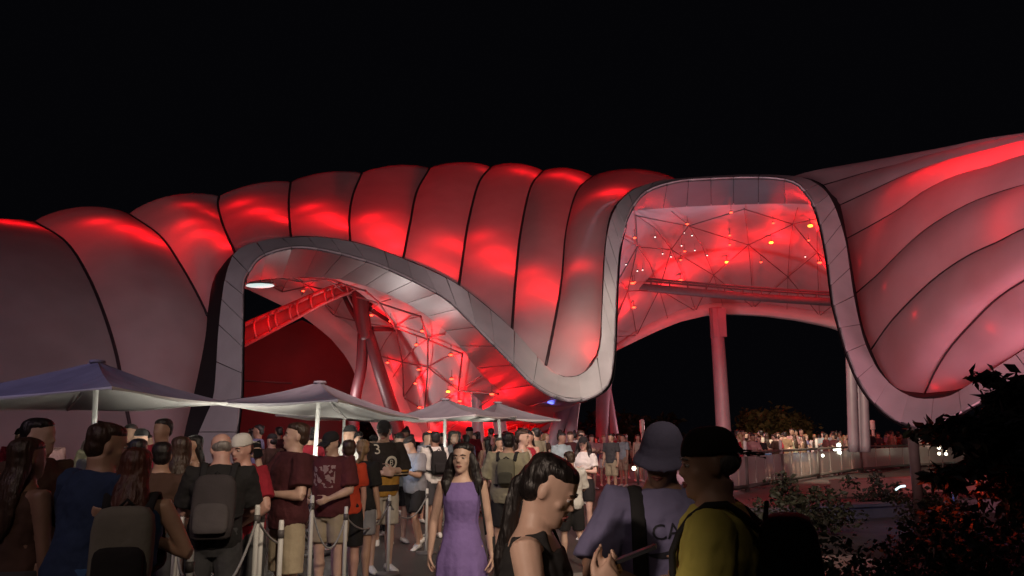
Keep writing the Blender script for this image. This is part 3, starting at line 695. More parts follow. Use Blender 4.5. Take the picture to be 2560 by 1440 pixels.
# planter wall in front of the railing and low glowing strip
M_PLANT = mat('planter_render', (.30, .19, .15), .8, .25, 1.5, .2, 20)
def wall_seg(name, label, cat, pts, h, m, th=.3, z=0):
    t = thing(name, label, cat, pts[0])
    for a, b in zip(pts[:-1], pts[1:]):
        d = b - a; c = (a + b) / 2 - pts[0]
        Geo().box((c.x, c.y, z + h / 2), (d.length, th, h), math.atan2(d.y, d.x)).obj('wall', m, t, False)
        Geo().box((c.x, c.y, z + h + .03), (d.length + .02, th + .08, .06), math.atan2(d.y, d.x)).obj('coping', m, t, False)
wall_seg('planter_wall', 'low reddish brown planter wall below the glass railing', 'wall', [gpt(2090, 22), gpt(2320, 24), gpt(2480, 25)], .38, M_PLANT)
wall_seg('planter_wall', 'grey low kerb wall lit blue in front of the planting', 'wall', [gpt(1890, 15.5), gpt(2130, 16.5), gpt(2340, 17.5), gpt(2520, 18)], .22, mat('dark_kerb', (.10, .095, .10), .7, .2, 2))
GARD = mat('garden_soil', (.035, .030, .022), .95, .5, 2.0, .6, 9)
P = [gpt(1830, 5.0), gpt(2900, 4.0), gpt(3000, 16), gpt(2520, 17.6), gpt(2330, 17.1), gpt(2130, 16.1), gpt(1890, 15.1), gpt(1850, 11)]
g = part('garden_bed', [(p.x, p.y, .006) for p in P] + [(P[0].x, P[0].y, .006)], [tuple(range(len(P)))], GARD, None, False); tag(g, kind='structure')
# mast-like bollards and posts
def bollard(px, top, Y, label, r=.09):
    b = gpt(px, Y); z = at(px, top, Y).z
    t = thing('lamp_bollard', label, 'bollard', b, 0, 'slim pale posts near the far crowd')
    Geo().tube([(0, 0, 0), (0, 0, z - .5)], [r * .6, r * .6], 10).obj('stem', M_POSTW, t)
    Geo().tube([(0, 0, z - .5), (0, 0, z - .44), (0, 0, z - .04), (0, 0, z)], [r * .6, r, r, r * .4], 10).obj('head', M_POSTW, t)
bollard(1609, 1048, 30, 'slim pale post with a round head above the lavender hat')
bollard(2190, 1050, 40, 'slim pale post with a round head right of the mauve column', .12)
b = gpt(2306, 12.5); t = thing('garden_post', 'tall plain grey post rising in front of the right lobe', 'post', b)
Geo().tube([(0, 0, 0), (0, 0, 1.72), (0, 0, 1.75)], [.075, .075, .05], 12).obj('shaft', mat('grey_post', (.17, .14, .13), .6), t); Geo().tube([(0, 0, 0), (0, 0, .05)], [.16, .15], 12).obj('base_plate', M_HOUS, t)

# ------------------------------------------------------------------ small bright lights
M_WHT = mat('cool_white_bulb', (.9, .9, .9), .3, 0, emit=(.95, 1.0, .82), estr=5)
M_WHS = mat('warm_white_bulb', (.9, .9, .9), .3, 0, emit=(1.0, .9, .66), estr=5)
M_BLU = mat('blue_bulb', (.1, .2, .9), .3, 0, emit=(.04, .16, 1.0), estr=3.0)
def light_string(label, pts, Y, m, r, name='lamp_cluster'):
    p0 = at(*pts[0], Y); t = thing(name, label, 'light', p0)
    G = Geo(); lo = min(at(x, y, Y).z for x, y in pts); hi = max(at(x, y, Y).z for x, y in pts)
    mx_ = sum(at(x, y, Y).x for x, y in pts) / len(pts)
    G.tube([(mx_ - p0.x, .12, -p0.z), (mx_ - p0.x, .12, hi - p0.z + .1)], .04, 6).obj('post', M_HOUS, t)
    for x, y in pts:
        q = at(x, y, Y) - p0; Geo().ell(q, (r, r, r), None, 8, 6).obj('bulb', m, t)
light_string('two columns of white bulbs right of the railing', [(2347,1111),(2347,1120),(2348,1134),(2362,1109),(2363,1115),(2363,1125),(2365,1135)], 40, M_WHS, .075)
light_string('two white bulbs in a gap of the dark tree', [(2461,1119),(2464,1135),(2450,1074)], 45, M_WHT, .10)
light_string('stack of white bulbs at the far right', [(2511,1109),(2513,1120),(2514,1129),(2515,1139),(2532,1123)], 45, M_WHT, .085)
light_string('bright white lamp on the railing in the middle of the far crowd', [(2097,1113),(2097,1122),(2098,1131),(2088,1123)], 33.5, M_WHT, .09)
light_string('small white lamp low behind the glass railing', [(2057,1139),(1898,1137)], 30, M_WHT, .055)
light_string('pair of yellow green lamps in the dark trees left of the umbrella pole', [(754,1072),(761,1082)], 48, M_WHT, .15)
light_string('small glowing warm lamp by the feet of the far walkers', [(1606,1160),(1585,1171)], 27, M_WHS, .07)
t = thing('garden_lamp', 'round blue garden lamp in the dark planting', 'lamp', at(2381, 1217, 15)); Geo().ell((0, 0, 0), (.05, .05, .065)).obj('globe', M_BLU, t); Geo().tube([(0, 0, -at(2381,1217,15).z), (0, 0, -.05)], .02, 8).obj('stake', M_HOUS, t)
lamp('garden_light', 'POINT', at(2378, 1212, 14.7), None, 5, (.1, .2, 1), .05)
Pw = crpx([(2240,1224,16.4),(2250,1217,16.5),(2262,1215,16.6)], 8); o = Geo().tube(Pw, .022, 6).obj('light_strip', mat('cool_strip', (.8, .9, .9), .3, 0, emit=(.55, .75, .8), estr=2.0)); tag(o, 'short curved white light strip on the low kerb wall', 'light strip')
lamp('garden_light', 'POINT', at(2395, 1245, 9.5) + Vector((0, 0, .1)), None, 10, (1, .06, .02), .12)
lamp('garden_light', 'POINT', at(2290, 1262, 9.0) + Vector((0, 0, .1)), None, 4, (1, .06, .02), .12)
lamp('garden_light', 'POINT', at(2190, 1208, 15.2) + Vector((0, -.3, .2)), None, 8, (.45, .55, 1), .1)

# ------------------------------------------------------------------ planting
def foliage(name, parent, c, r, n, size, m, seed=0, droop=.3, kind=None, narrow=.34):
    rnd = random.Random(seed); V = []; F = []
    clumps = [(Vector((rnd.gauss(0, .42) * r[0], rnd.gauss(0, .42) * r[1], rnd.gauss(.05, .42) * r[2])), rnd.uniform(.28, .5)) for _ in range(max(4, n // 70))]
    for k in range(n):
        cc, cr_ = rnd.choice(clumps)
        d = Vector((rnd.gauss(0, 1), rnd.gauss(0, 1), rnd.gauss(0, 1))).normalized() * (rnd.random() ** .4) * cr_
        p = Vector(c) + cc + Vector((d.x * r[0], d.y * r[1], d.z * r[2]))
        a = Vector((rnd.gauss(0, 1), rnd.gauss(0, 1), rnd.gauss(-droop, .6))).normalized(); b = a.cross(Vector((rnd.gauss(0, 1), rnd.gauss(0, 1), rnd.gauss(0, 1)))).normalized()
        s = size * rnd.choice((.5, .7, .9, 1.1, 1.5)) * rnd.uniform(.8, 1.2); w_ = s * narrow * rnd.uniform(.7, 1.3); nn = a.cross(b) * s * .1
        o = len(V); V += [p, p + a * s * .5 + b * w_ + nn, p + a * s, p + a * s * .5 - b * w_ + nn]; F.append((o, o + 1, o + 2, o + 3))
    return part(name, V, F, m, parent, False, kind)
M_LEAF = mat('dark_leaf', (.028, .034, .016), .6, .5, 3.0); M_LEAF2 = mat('olive_leaf', (.12, .085, .03), .7, .4, .5)
M_BARK = mat('bark', (.09, .065, .05), .9, .3, 8, .6, 25)
def shrub(label, px, Y, z, r, n, size, m=M_LEAF, seed=1, group='dark shrubs in the garden bed'):
    b = gpt(px, Y); t = thing('shrub', label, 'shrub', b, 0, group)
    foliage('foliage', t, (0, 0, z), r, n, size, m, seed)
    G = Geo(); rnd = random.Random(seed)
    for k in range(5):
        e = Vector((rnd.uniform(-.5, .5) * r[0], rnd.uniform(-.5, .5) * r[1], z)); G.tube([(0, 0, 0), e * .5 + Vector((0, 0, .1)), e], [.018, .013, .006], 5)
    G.obj('stem', M_BARK, t)
shrub('bushy dark shrub in front of the near end of the railing', 1985, 13.5, .45, (.55, .5, .5), 1500, .07, seed=3)
shrub('round dark shrub in front of the middle of the railing', 2060, 14.0, .35, (.6, .5, .42), 1300, .07, seed=4)
shrub('small dark shrub before the reddish planter wall', 2205, 17.5, .35, (.45, .4, .32), 1000, .07, seed=5)
shrub('dark shrub at the foot of the tall grey post', 2355, 12.5, .45, (.6, .5, .45), 1300, .07, seed=6)
shrub('wide dark bush filling the bottom right behind the backpack', 2080, 6.8, .35, (.9, .8, .45), 2600, .06, seed=7)
shrub('low spreading bush catching the red garden light', 2330, 8.0, .28, (.8, .7, .35), 2200, .055, seed=8)
shrub('large dark bush in the bottom right corner', 2500, 6.2, .50, (.9, .7, .65), 3000, .06, seed=9)
shrub('dark grassy clump at the right under the tree', 2450, 9.5, .35, (.9, .6, .45), 2200, .07, seed=10)
# tree at the right edge: trunk leaves the frame, branches reach in
b = gpt(2640, 9.0); t = thing('tree', 'dark leafy tree leaning in from the right edge of the garden', 'tree', b)
Geo().tube([(0, 0, 0), (-.15, 0, .7), (-.32, -.05, 1.3), (-.36, 0, 1.7), (-.30, 0, 2.0)], [.15, .12, .09, .05, .01], 10).obj('trunk', M_BARK, t)
def tl(px, py, Y): return at(px, py, Y) - b
for tip in ((2340,1062,8.8),(2420,1010,8.8),(2450,975,8.9),(2500,1000,8.6),(2390,1110,8.7),(2440,1180,8.5),(2330,1190,9.2)):
    e = tl(*tip); Geo().tube([(-.3, 0, 1.35), Vector((-.3, 0, 1.35)) * .45 + e * .55 + Vector((0, 0, .1)), e], [.05, .03, .008], 6).obj('branch', M_BARK, t)
for k, (px, py, rx, rz, n) in enumerate(((2450,1075,.42,.16,1300),(2540,1020,.36,.3,1300),(2390,1085,.30,.09,500),(2500,1150,.34,.16,900),(2430,1175,.28,.10,420),(2345,1075,.17,.05,160),(2360,1195,.24,.07,320),(2560,1240,.3,.3,1000))):
    foliage('foliage', t, tl(px, py, 8.8), (rx, .35, rz), n, .13, M_LEAF, 20 + k, .5, None, .2)
foliage('foliage', t, tl(2472, 948, 8.9), (.14, .1, .07), 120, .12, M_LEAF, 40, .3, None, .2)
# far olive tree and dark tree belt
b = gpt(1925, 70); t = thing('tree', 'far rounded olive brown tree beyond the plaza', 'tree', b)
Geo().tube([(0, 0, 0), (.1, 0, 1.0), (0, 0, 2.5)], [.3, .24, .1], 8).obj('trunk', M_BARK, t)
foliage('crown', t, (0, 0, 2.0), (2.9, 2.2, 1.9), 3000, .5, M_LEAF2, 50); foliage('crown', t, (2.3, 0, .9), (1.7, 1.4, 1.1), 1100, .45, M_LEAF2, 51)
lamp('tree_light', 'SPOT', (20, 58, .5), (22.3, 70, 2.2), 420, (1, .75, .45), .5, 60, .9)
for k, (px, Y, h) in enumerate(((650,60,4.2),(740,58,3.6),(830,62,5.6),(870,60,5.2),(960,62,4.0),(1440,66,3.4),(1560,64,3.0),(600,56,3.2),(1660,75,3.6))):
    b = gpt(px, Y); t = thing('tree', 'black silhouetted tree ' + ('just right of the leg of the left arch', 'left of the pole of the blue grey umbrella', 'right of that pole, before the red hall', 'beside the branching column', 'between the branching column and the red lattice', 'behind the pale column under the hanging lobe', 'right of the pink splayed column', 'behind the leg of the left arch', 'behind the slim post by the lavender hat')[k], 'tree', b, 0, 'dark trees behind the plaza')
    Geo().tube([(0, 0, 0), (0, 0, h * .6)], [.2, .1], 6).obj('trunk', M_BARK, t)
    foliage('crown', t, (0, 0, h * .6), (2.2, 1.6, h * .42), 800, .55, M_LEAF, 60 + k)
# ------------------------------------------------------------------ people
SKIN = {'light': mat('skin_light', (.56, .37, .29), .5, .10, 9, .05, 120), 'pink': mat('skin_pink', (.58, .34, .28), .5, .12, 9, .05, 120),
        'tan': mat('skin_tan', (.46, .28, .20), .5, .10, 9, .05, 120), 'brown': mat('skin_brown', (.26, .15, .105), .5, .10, 9, .05, 120)}
def cloth(name, col, var=.18): return mat(name, col, .9, var, 5, .38, 16)
def hairm(name, col): return mat(name, col, .45, .45, 26, .9, 40, stretch=(1, 1, .22))
HAIR = {'black': hairm('hair_black', (.012, .009, .009)), 'brown': hairm('hair_brown', (.045, .024, .016)), 'auburn': hairm('hair_auburn', (.085, .028, .018)),
        'blond': hairm('hair_blond', (.26, .17, .09)), 'grey': hairm('hair_grey', (.22, .20, .19))}
M_EYE = mat('eye_white', (.55, .52, .50), .3, 0); M_IRIS = mat('eye_iris', (.03, .018, .012), .2, 0); M_LIP = mat('lips', (.30, .10, .09), .45, .1, 20)
M_SOLE = mat('shoe_sole', (.55, .54, .52), .7, .1); M_SHW = cloth('white_shoe', (.66, .65, .62), .06); M_SHB = cloth('black_shoe', (.02, .02, .022))
M_PHONE = mat('phone_case', (.015, .015, .018), .3, 0); M_SCREEN = mat('phone_screen', (.1, .1, .12), .1, 0, emit=(.55, .72, 1.0), estr=2.5)
M_STRAP = cloth('black_strap', (.014, .014, .016))
TEX = bpy.data.textures.new('folds', 'CLOUDS'); TEX.noise_scale = .11; TEX.noise_depth = 2
TEXH = bpy.data.textures.new('locks', 'CLOUDS'); TEXH.noise_scale = .035; TEXH.noise_depth = 2
BATCH = []
def soft(name, geo, m, parent, voxel, it=4, disp=0.0, tex=None, label=None):
    me = bpy.data.meshes.new(name); me.from_pydata([tuple(v) for v in geo.v], [], geo.f); me.materials.append(m); me.update()
    o = new_obj(name, me, parent)
    if label: o['label'] = label
    r = o.modifiers.new('r', 'REMESH'); r.mode = 'VOXEL'; r.voxel_size = voxel; r.use_smooth_shade = True
    sm = o.modifiers.new('s', 'SMOOTH'); sm.factor = .5; sm.iterations = it
    if disp:
        d = o.modifiers.new('d', 'DISPLACE'); d.texture = tex or TEX; d.texture_coords = 'LOCAL'; d.strength = disp; d.mid_level = .5
    BATCH.append(o); return o
def finish_batch():
    dg = bpy.context.evaluated_depsgraph_get(); dg.update(); res = []
    for o in BATCH:
        res.append(bpy.data.meshes.new_from_object(o.evaluated_get(dg), depsgraph=dg))
    for o, me in zip(BATCH, res):
        old = o.data; o.modifiers.clear(); me.name = o.name; o.data = me; bpy.data.meshes.remove(old)
        me.polygons.foreach_set('use_smooth', [True] * len(me.polygons))
    BATCH.clear()

TORSO_M = [(.80,.085,.085,0),(.86,.150,.108,.006),(.93,.168,.118,.012),(1.02,.156,.110,.004),(1.10,.148,.105,-.004),(1.20,.156,.110,-.004),(1.29,.170,.116,0),(1.36,.172,.105,.006),(1.41,.140,.082,.010),(1.445,.078,.066,.012),(1.49,.058,.060,.010),(1.54,.056,.060,.004)]
TORSO_F = [(.80,.085,.085,0),(.86,.156,.112,.008),(.93,.172,.120,.014),(1.02,.146,.102,.004),(1.10,.126,.090,0),(1.20,.134,.104,-.008),(1.27,.145,.118,-.016),(1.34,.146,.100,-.002),(1.40,.122,.076,.010),(1.44,.066,.058,.012),(1.49,.049,.052,.010),(1.54,.048,.053,.004)]
HEADR = [(-.002,.018,.020,-.068),(.012,.038,.042,-.050),(.040,.052,.062,-.034),(.068,.061,.078,-.018),(.095,.067,.088,-.007),(.125,.071,.094,0),(.155,.0735,.096,.005),(.182,.069,.091,.006),(.205,.053,.072,.007),(.219,.030,.042,.007),(.225,.008,.012,.007)]
REST = ((.16, .04, -1), (.06, .20, -1)); PHONE = ((.15, .30, -1), (-.45, 1, .30)); FOLD = ((.28, .20, -1), (-1, .55, .10)); SWING = ((.14, -.25, -1), (.05, .05, -1))
STAND = ((.05, .0, -1), (.0, -.02, -1))
def ring(cx, cy, cz, rx, ry, n=16, f=None):
    return [f(Vector((cx + rx * math.cos(2 * PI * j / n), cy + ry * math.sin(2 * PI * j / n), cz))) for j in range(n)]
def interp_rings(T, z0, z1, n=8):
    A_ = np.array(T); return [(z, *[np.interp(z, A_[:, 0], A_[:, c]) for c in (1, 2, 3)]) for z in np.linspace(z0, z1, n)]
def person(label, px, Y, H=1.70, rz=0, sex='m', build=1.0, lean=0, head=(0, 0, 0), L=REST, Rr=REST, lL=STAND, lR=STAND, skin='light',
           hair=('short', 'brown'), top=('tee', None, .6), bottom=('shorts', None, .8), shoes=None, hat=None, vox=.012, group=None, fine=False, curl=.35, z=0.0, belly=0.0, rolled=0):
    k = H / 1.70; T = TORSO_M if sex == 'm' else TORSO_F; b_ = build
    root = thing('person', label, 'person', gpt(px, Y, z) if not isinstance(px, Vector) else px, R(rz), group)
    la = R(lean)
    def spine(p):
        u = min(1, max(0, (p.z - .86) / .34)); a = la * u
        if abs(a) < 1e-5: return p.copy()
        y, zz = p.y, p.z - .92
        return Vector((p.x, y * math.cos(a) - zz * math.sin(a), .92 + y * math.sin(a) + zz * math.cos(a)))
    body = Geo()
    def torso(g, z0, z1, d=0.0, n=8, f=None):
        rs = []
        for (zz, rx, ry, yo) in interp_rings(T, z0, z1, n):
            bw = b_ if zz < 1.40 else 1 + (b_ - 1) * .3
            bl = belly * math.exp(-((zz - 1.07) / .13) ** 2)
            rs.append(ring(0, yo - bl * .5, zz, rx * bw + d, ry * bw + d + bl * .5, 18, f or spine))
        g.loft(rs)
    torso(body, .80, 1.54, 0, 16)
    # head frame
    pv = spine(Vector((0, .010, 1.475))); hr = Matrix.Rotation(R(head[0]), 4, 'Z') @ Matrix.Rotation(R(head[1]) + la * .3, 4, 'X') @ Matrix.Rotation(R(head[2]), 4, 'Y')
    HM = Matrix.Translation(pv) @ hr
    def hf(p): return HM @ p
    rs = [[hf(Vector((rx * math.cos(t) * (1 + .06 * (math.sin(t) > 0)), yc + ry * math.sin(t), zz))) for t in np.linspace(0, 2 * PI, 18, endpoint=False)] for (zz, rx, ry, yc) in HEADR]
    body.loft(rs)
    body.tube([spine(Vector((0, .012, 1.42))), spine(Vector((0, .012, 1.48))), hf(Vector((0, .015, .06)))], [.062 if sex == 'm' else .05] * 3 if b_ < 1.15 else [.07] * 3, 12)
    def hell(c, r): body.ell(hf(Vector(c)), r, hr.to_3x3(), 10, 6)
    body.loft([[hf(Vector(p)) for p in q] for q in ([(-.010,-.088,.122),(.010,-.088,.122),(.010,-.070,.122),(-.010,-.070,.122)], [(-.013,-.114,.088),(.013,-.114,.088),(.016,-.078,.088),(-.016,-.078,.088)], [(-.017,-.109,.078),(.017,-.109,.078),(.019,-.075,.076),(-.019,-.075,.076)])])
    hell((0, -.082, .014), (.020, .014, .014)); hell((0, -.082, .047), (.026, .016, .013))
    hell((0, -.080, .134), (.050, .016, .010))
    for s_ in (-1, 1): hell((s_ * .075, .008, .10), (.010, .020, .031)); hell((s_ * .040, -.058, .084), (.024, .020, .022))
    # arms
    J = {}
    thin = (1.0 if sex == 'm' else .86) * (1 + (b_ - 1) * .7)
    def D(v, s_): return Vector((v[0] * s_, -v[1], v[2])).normalized()
    def lrot(v):
        a = la * .0
        return v
    for nm, s_, arm in (('L', 1, L), ('R', -1, Rr)):
        sh = spine(Vector((s_ * (.178 if sex == 'm' else .156) * (1 + (b_ - 1) * .8), .006, 1.385)))
        u_, f_ = D(arm[0], s_), D(arm[1], s_); el = sh + u_ * .285; wr = el + f_ * .245
        J['sh' + nm], J['el' + nm], J['wr' + nm], J['f' + nm] = sh, el, wr, f_
        body.tube([spine(Vector((s_ * .10, .008, 1.37))), sh, sh + u_ * .10, sh + u_ * .2, el], [.058 * thin, .060 * thin, .054 * thin, .047 * thin, .041 * thin], 12)
        body.tube([el - f_ * .02, el + f_ * .06, el + f_ * .14, wr], [.040 * thin, .044 * thin, .036 * thin, .027 * thin], 12)
        hd = D(arm[2], s_) if len(arm) > 2 else f_
        # palm side: towards the thigh when hanging, else downwards/inwards
        side = Vector((0, -1, 0)) if abs(hd.z) > .75 else Vector((0, 0, 1))
        if len(arm) > 3: side = Vector((arm[3][0] * s_, -arm[3][1], arm[3][2]))
        w_ = (side - hd * side.dot(hd)).normalized(); pn = hd.cross(w_) * (1 if True else -1)
        inward = Vector((-s_, 0, -.3))
        if pn.dot(inward) < 0: pn = -pn
        kk = 1.0 if fine else 1.12
        palm_end = wr + hd * .088
        body.loft([[c + w_ * (wx * math.cos(t)) + pn * (wt * math.sin(t)) for t in np.linspace(0, 2 * PI, 10, endpoint=False)] for c, wx, wt in ((wr - hd * .015, .026, .021), (wr + hd * .02, .032, .018), (wr + hd * .06, .040, .016), (palm_end, .038, .013))])
        J['palm' + nm] = wr + hd * .07 + pn * .02; J['hd' + nm] = hd; J['pn' + nm] = pn; J['w' + nm] = w_
        for q, (ofs, ln) in enumerate(((.029, .068), (.010, .078), (-.010, .072), (-.028, .056))):
            p0 = palm_end - hd * .012 + w_ * ofs; pts = [p0]; ang = .1 + (fine and q * .04)
            d = hd + w_ * ofs * 2.0
            for sgm in (.45, .30, .25):
                ang += curl * (1.0 + .15 * q); dd = (d * math.cos(ang) + pn * math.sin(ang)).normalized(); pts.append(pts[-1] + dd * ln * sgm)
            body.tube(pts, [.0095 * kk, .0092 * kk, .0085 * kk, .0072 * kk], 8)
        tb = wr + hd * .022 + w_ * .026; pts = [tb, tb + (w_ * .75 + hd * .6 + pn * .35) * .036, tb + (w_ * .62 + hd * .85 + pn * .55) * .064, tb + (w_ * .45 + hd * 1.05 + pn * .8) * .083]
        body.tube(pts, [.0135 * kk, .0115 * kk, .010 * kk, .008 * kk], 8)
    # legs
    lk = 1 + (b_ - 1) * .8
    for nm, s_, leg in (('L', 1, lL), ('R', -1, lR)):
        hp = Vector((s_ * .088 * (1 + (b_ - 1) * .4), .008, .90)); u_, f_ = D(leg[0], s_), D(leg[1], s_); kn = hp + u_ * .425; an = kn + f_ * .40
        J['hp' + nm], J['kn' + nm], J['an' + nm] = hp, kn, an
        body.tube([hp + Vector((0, 0, .03)), hp + u_ * .08, hp + u_ * .24, kn], [.088 * lk, .086 * lk, .070 * lk, .053 * lk], 12)
        cb = Vector((0, .014, 0))
        body.tube([kn - f_ * .02, kn + f_ * .05 + cb * .4, kn + f_ * .13 + cb, kn + f_ * .26 + cb * .4, an], [.052 * lk, .051 * lk, .056 * lk, .041 * lk, .033 * lk], 12)
        fw = Vector((0, -1, 0)); tilt = f_.y * .8
        fd = Vector((s_ * .12, -1, -max(0, tilt) * .9)).normalized()
        J['fd' + nm] = fd
        body.tube([an + Vector((0, .01, -.02)), an + fd * .05 + Vector((0, 0, -.05)), an + fd * .12 + Vector((0, 0, -.058))], [.036, .034, .026], 10)
    low = min(J['an' + n].z for n in 'LR') - .085
    SH = Matrix.Translation((0, 0, -low)); sc = Matrix.Scale(k, 4)
    XF = sc @ SH
    def put(geo): geo.v = [tuple(XF @ Vector(v)) for v in geo.v]; return geo
    soft('body', put(body), SKIN[skin], root, vox, 4)
    # clothes
    kind, m_, sl = top
    d = .020 if kind != 'tank' else .010
    if kind in ('tee', 'tank', 'crop', 'long', 'loose'):
        g = Geo(); hem = {'tee': .86, 'tank': .90, 'crop': 1.16, 'long': .80, 'loose': .84}[kind]
        nk = 1.45 if kind != 'tank' else 1.38
        torso(g, hem, nk, d + (.02 if kind == 'loose' else 0), 12)
        if kind == 'tank':
            for s_ in (-1, 1): g.tube([spine(Vector((s_ * .085, -.085, 1.32))), spine(Vector((s_ * .088, -.030, 1.425))), spine(Vector((s_ * .085, .06, 1.40))), spine(Vector((s_ * .08, .095, 1.30)))], .022, 8)
        if sl > 0:
            for nm, arm in (('L', L), ('R', Rr)):
                s_ = 1 if nm == 'L' else -1; sh, el, wr = J['sh' + nm], J['el' + nm], J['wr' + nm]; u_ = (el - sh).normalized()
                q = sh + u_ * (.285 * min(1, sl)); e = .022 + (.012 if kind == 'loose' else 0)
                g.tube([spine(Vector((s_ * .09, .008, 1.36))), sh, sh + u_ * .12 if sl > .5 else (sh + q) / 2, q], [.070 * thin, .062 * thin + e, .058 * thin + e, .052 * thin + e * 1.25], 12)
                if sl > 1: f_ = J['f' + nm]; g.tube([el, el + f_ * .12, el + f_ * .245 * (sl - 1)], [.052 * thin + .01, .045 * thin + .014, .036 * thin + .012], 10)
        soft('shirt', put(g), m_, root, vox * .9, 3, .034)
    if kind == 'dress':
        g = Geo(); torso(g, 1.02, 1.408, .011, 10); rs = []
        for i, zz in enumerate(np.linspace(1.06, sl, 9)):
            u_ = i / 8; rr = []
            for j in range(40):
                t = 2 * PI * j / 40; fo = 1 + .07 * u_ * math.sin(7 * t + 1.3) + .045 * u_ * math.sin(11 * t)
                rr.append(spine(Vector(((.138 + .055 * min(1, u_ * 1.8) + .012 * u_) * b_ * fo * math.cos(t), (.105 + .055 * min(1, u_ * 1.6) + .05 * u_) * b_ * fo * math.sin(t), zz))))
            rs.append(rr)
        g.loft(rs)
        soft('dress', put(g), m_, root, vox * .9, 4, .014)
    if bottom:
        kb, mb, ln = bottom; g = Geo(); torso(g, .80, 1.0, .016, 5)
        for nm in 'LR':
            hp, kn, an = J['hp' + nm], J['kn' + nm], J['an' + nm]; u_ = (kn - hp).normalized(); f_ = (an - kn).normalized()
            if kb == 'shorts':
                e = hp + u_ * .425 * ln; fl = .028
                g.tube([hp + Vector((0, 0, .03)), hp + u_ * .08, (hp + e) / 2 + u_ * .04, e], [.10 * lk, .098 * lk + .01, .085 * lk + fl * .8, .070 * lk + fl], 14)
            else:
                g.tube([hp + Vector((0, 0, .03)), hp + u_ * .12, kn], [.10 * lk, .096 * lk, .072 * lk], 12); g.tube([kn - u_ * .03, kn + f_ * .15, an + Vector((0, 0, -.03))], [.072 * lk, .070 * lk, .055 * lk], 12)
        if kb == 'skirt': pass
        soft('trousers' if kb == 'pants' else 'shorts', put(g), mb, root, vox * .9, 3, .012)
    for nm in 'LR':
        s_ = 1 if nm == 'L' else -1; an, fd = J['an' + nm], J['fd' + nm]; sdv = fd.cross(Vector((0, 0, 1))).normalized(); upv = sdv.cross(fd)
        g = Geo(); rs = []
        for (t, wx, hz) in ((-.075, .026, .055), (-.06, .036, .085), (-.02, .040, .098), (.04, .042, .078), (.10, .047, .056), (.15, .045, .045), (.185, .030, .034)):
            c = an + fd * (t + .005) - upv * .083
            rs.append([c + sdv * (wx * math.cos(a)) + upv * max(0, hz * (.5 + .5 * math.sin(a))) for a in np.linspace(0, 2 * PI, 12, endpoint=False)])
        g.loft(rs); soft('shoe', put(g), shoes or M_SHW, root, .010 if vox < .02 else .016, 2)
    # hair
    st, hc = hair; hm = HAIR.get(hc)
    if st != 'bald':
        g = Geo(); R3 = hr.to_3x3()
        if st == 'fringe':
            g.ell(hf(Vector((0, .020, .112))), (.0775, .090, .052), R3, 18, 10)
        else:
            if not hat:
                g.ell(hf(Vector((0, .012 if st != 'wavy' else .020, .180 if st != 'wavy' else .188))), (.0795 if st != 'wavy' else .086, .0995 if st != 'wavy' else .103, .051), R3, 22, 12)
                g.ell(hf(Vector((0, .036, .150))), (.0825, .076, .080), R3, 20, 12)
            g.ell(hf(Vector((0, .046, .100))), (.075, .062, .068), R3, 16, 10)
        if st in ('long', 'wavy'):
            wl = 1.0 if st == 'long' else 1.4
            rs = []
            for i, (zz, rx, ry, yc) in enumerate(((.19,.06,.05,.03),(.14,.084,.062,.035),(.06,.088*wl,.058,.045),(-.02,.095*wl,.055,.058),(-.10,.108*wl,.052,.075),(-.19,.105*wl,.045,.085),(-.27,.085*wl,.036,.09),(-.32,.04,.02,.09))):
                f_ = hf if zz > -.02 else (lambda p: HM @ Vector((p.x, 0, -.0)) * 0 + spine(Vector((p.x, p.y + .03, 1.475 + p.z))))
                rs.append([f_(Vector((rx * math.cos(t), yc + ry * math.sin(t), zz))) for t in np.linspace(0, 2 * PI, 16, endpoint=False)])
            g.loft(rs)
            if st == 'wavy':
                for s_ in (-1, 1): g.tube([hf(Vector((s_ * .070, -.01, .15))), hf(Vector((s_ * .092, .0, .08))), hf(Vector((s_ * .105, .01, .0))), spine(Vector((s_ * .125, -.035, 1.40))), spine(Vector((s_ * .115, -.06, 1.30)))], [.028, .042, .046, .044, .016], 10)
        if st == 'tail':
            g.ell(hf(Vector((0, .095, .13))), (.030, .028, .030), R3, 10, 6)
            g.tube([hf(Vector((0, .09, .13))), hf(Vector((0, .112, .08))), hf(Vector((0, .10, .02))), spine(Vector((.0, .105, 1.42))), spine(Vector((.0, .125, 1.32))), spine(Vector((0, .125, 1.22)))], [.022, .026, .030, .032, .028, .010], 12)
        if st == 'bun': g.ell(hf(Vector((0, .06, .235))), (.045, .045, .04), R3, 12, 8)
        soft('hair', put(g), hm, root, min(vox, .011) if vox < .02 else .016, 2, .007, TEXH)
    if hat:
        hk, hm_ = hat; g = Geo(); R3 = hr.to_3x3()
        def dome(z0, zt, r, yo=.006):
            rs = []
            for i in range(8):
                a = i / 7 * PI / 2; zz = z0 + (zt - z0) * math.sin(a); rr = math.cos(a) ** .66 if i < 7 else .03
                rs.append([hf(Vector((r[0] * rr * math.cos(t), yo + r[1] * rr * math.sin(t), zz))) for t in np.linspace(0, 2 * PI, 20, endpoint=False)])
            g.loft(rs)
        if hk in ('cap', 'capback'):
            dome(.140, .238, (.084, .104)); s_ = -1 if hk == 'cap' else 1; rs = []
            for i in range(5):
                u_ = i / 4; rs.append([hf(Vector((.075 * math.cos(x) * (1 - .25 * u_ * u_), s_ * (.08 + .105 * u_), .146 - .03 * u_ + .018 * math.cos(x * 1.0 + PI / 2) ** 2 * 0 + (.012 if q else .018) - .02 * math.cos(x) ** 2))) for q in (0, 1) for x in (np.linspace(0, PI, 8) if q == 0 else np.linspace(PI, 0, 8))])
            g.loft(rs)
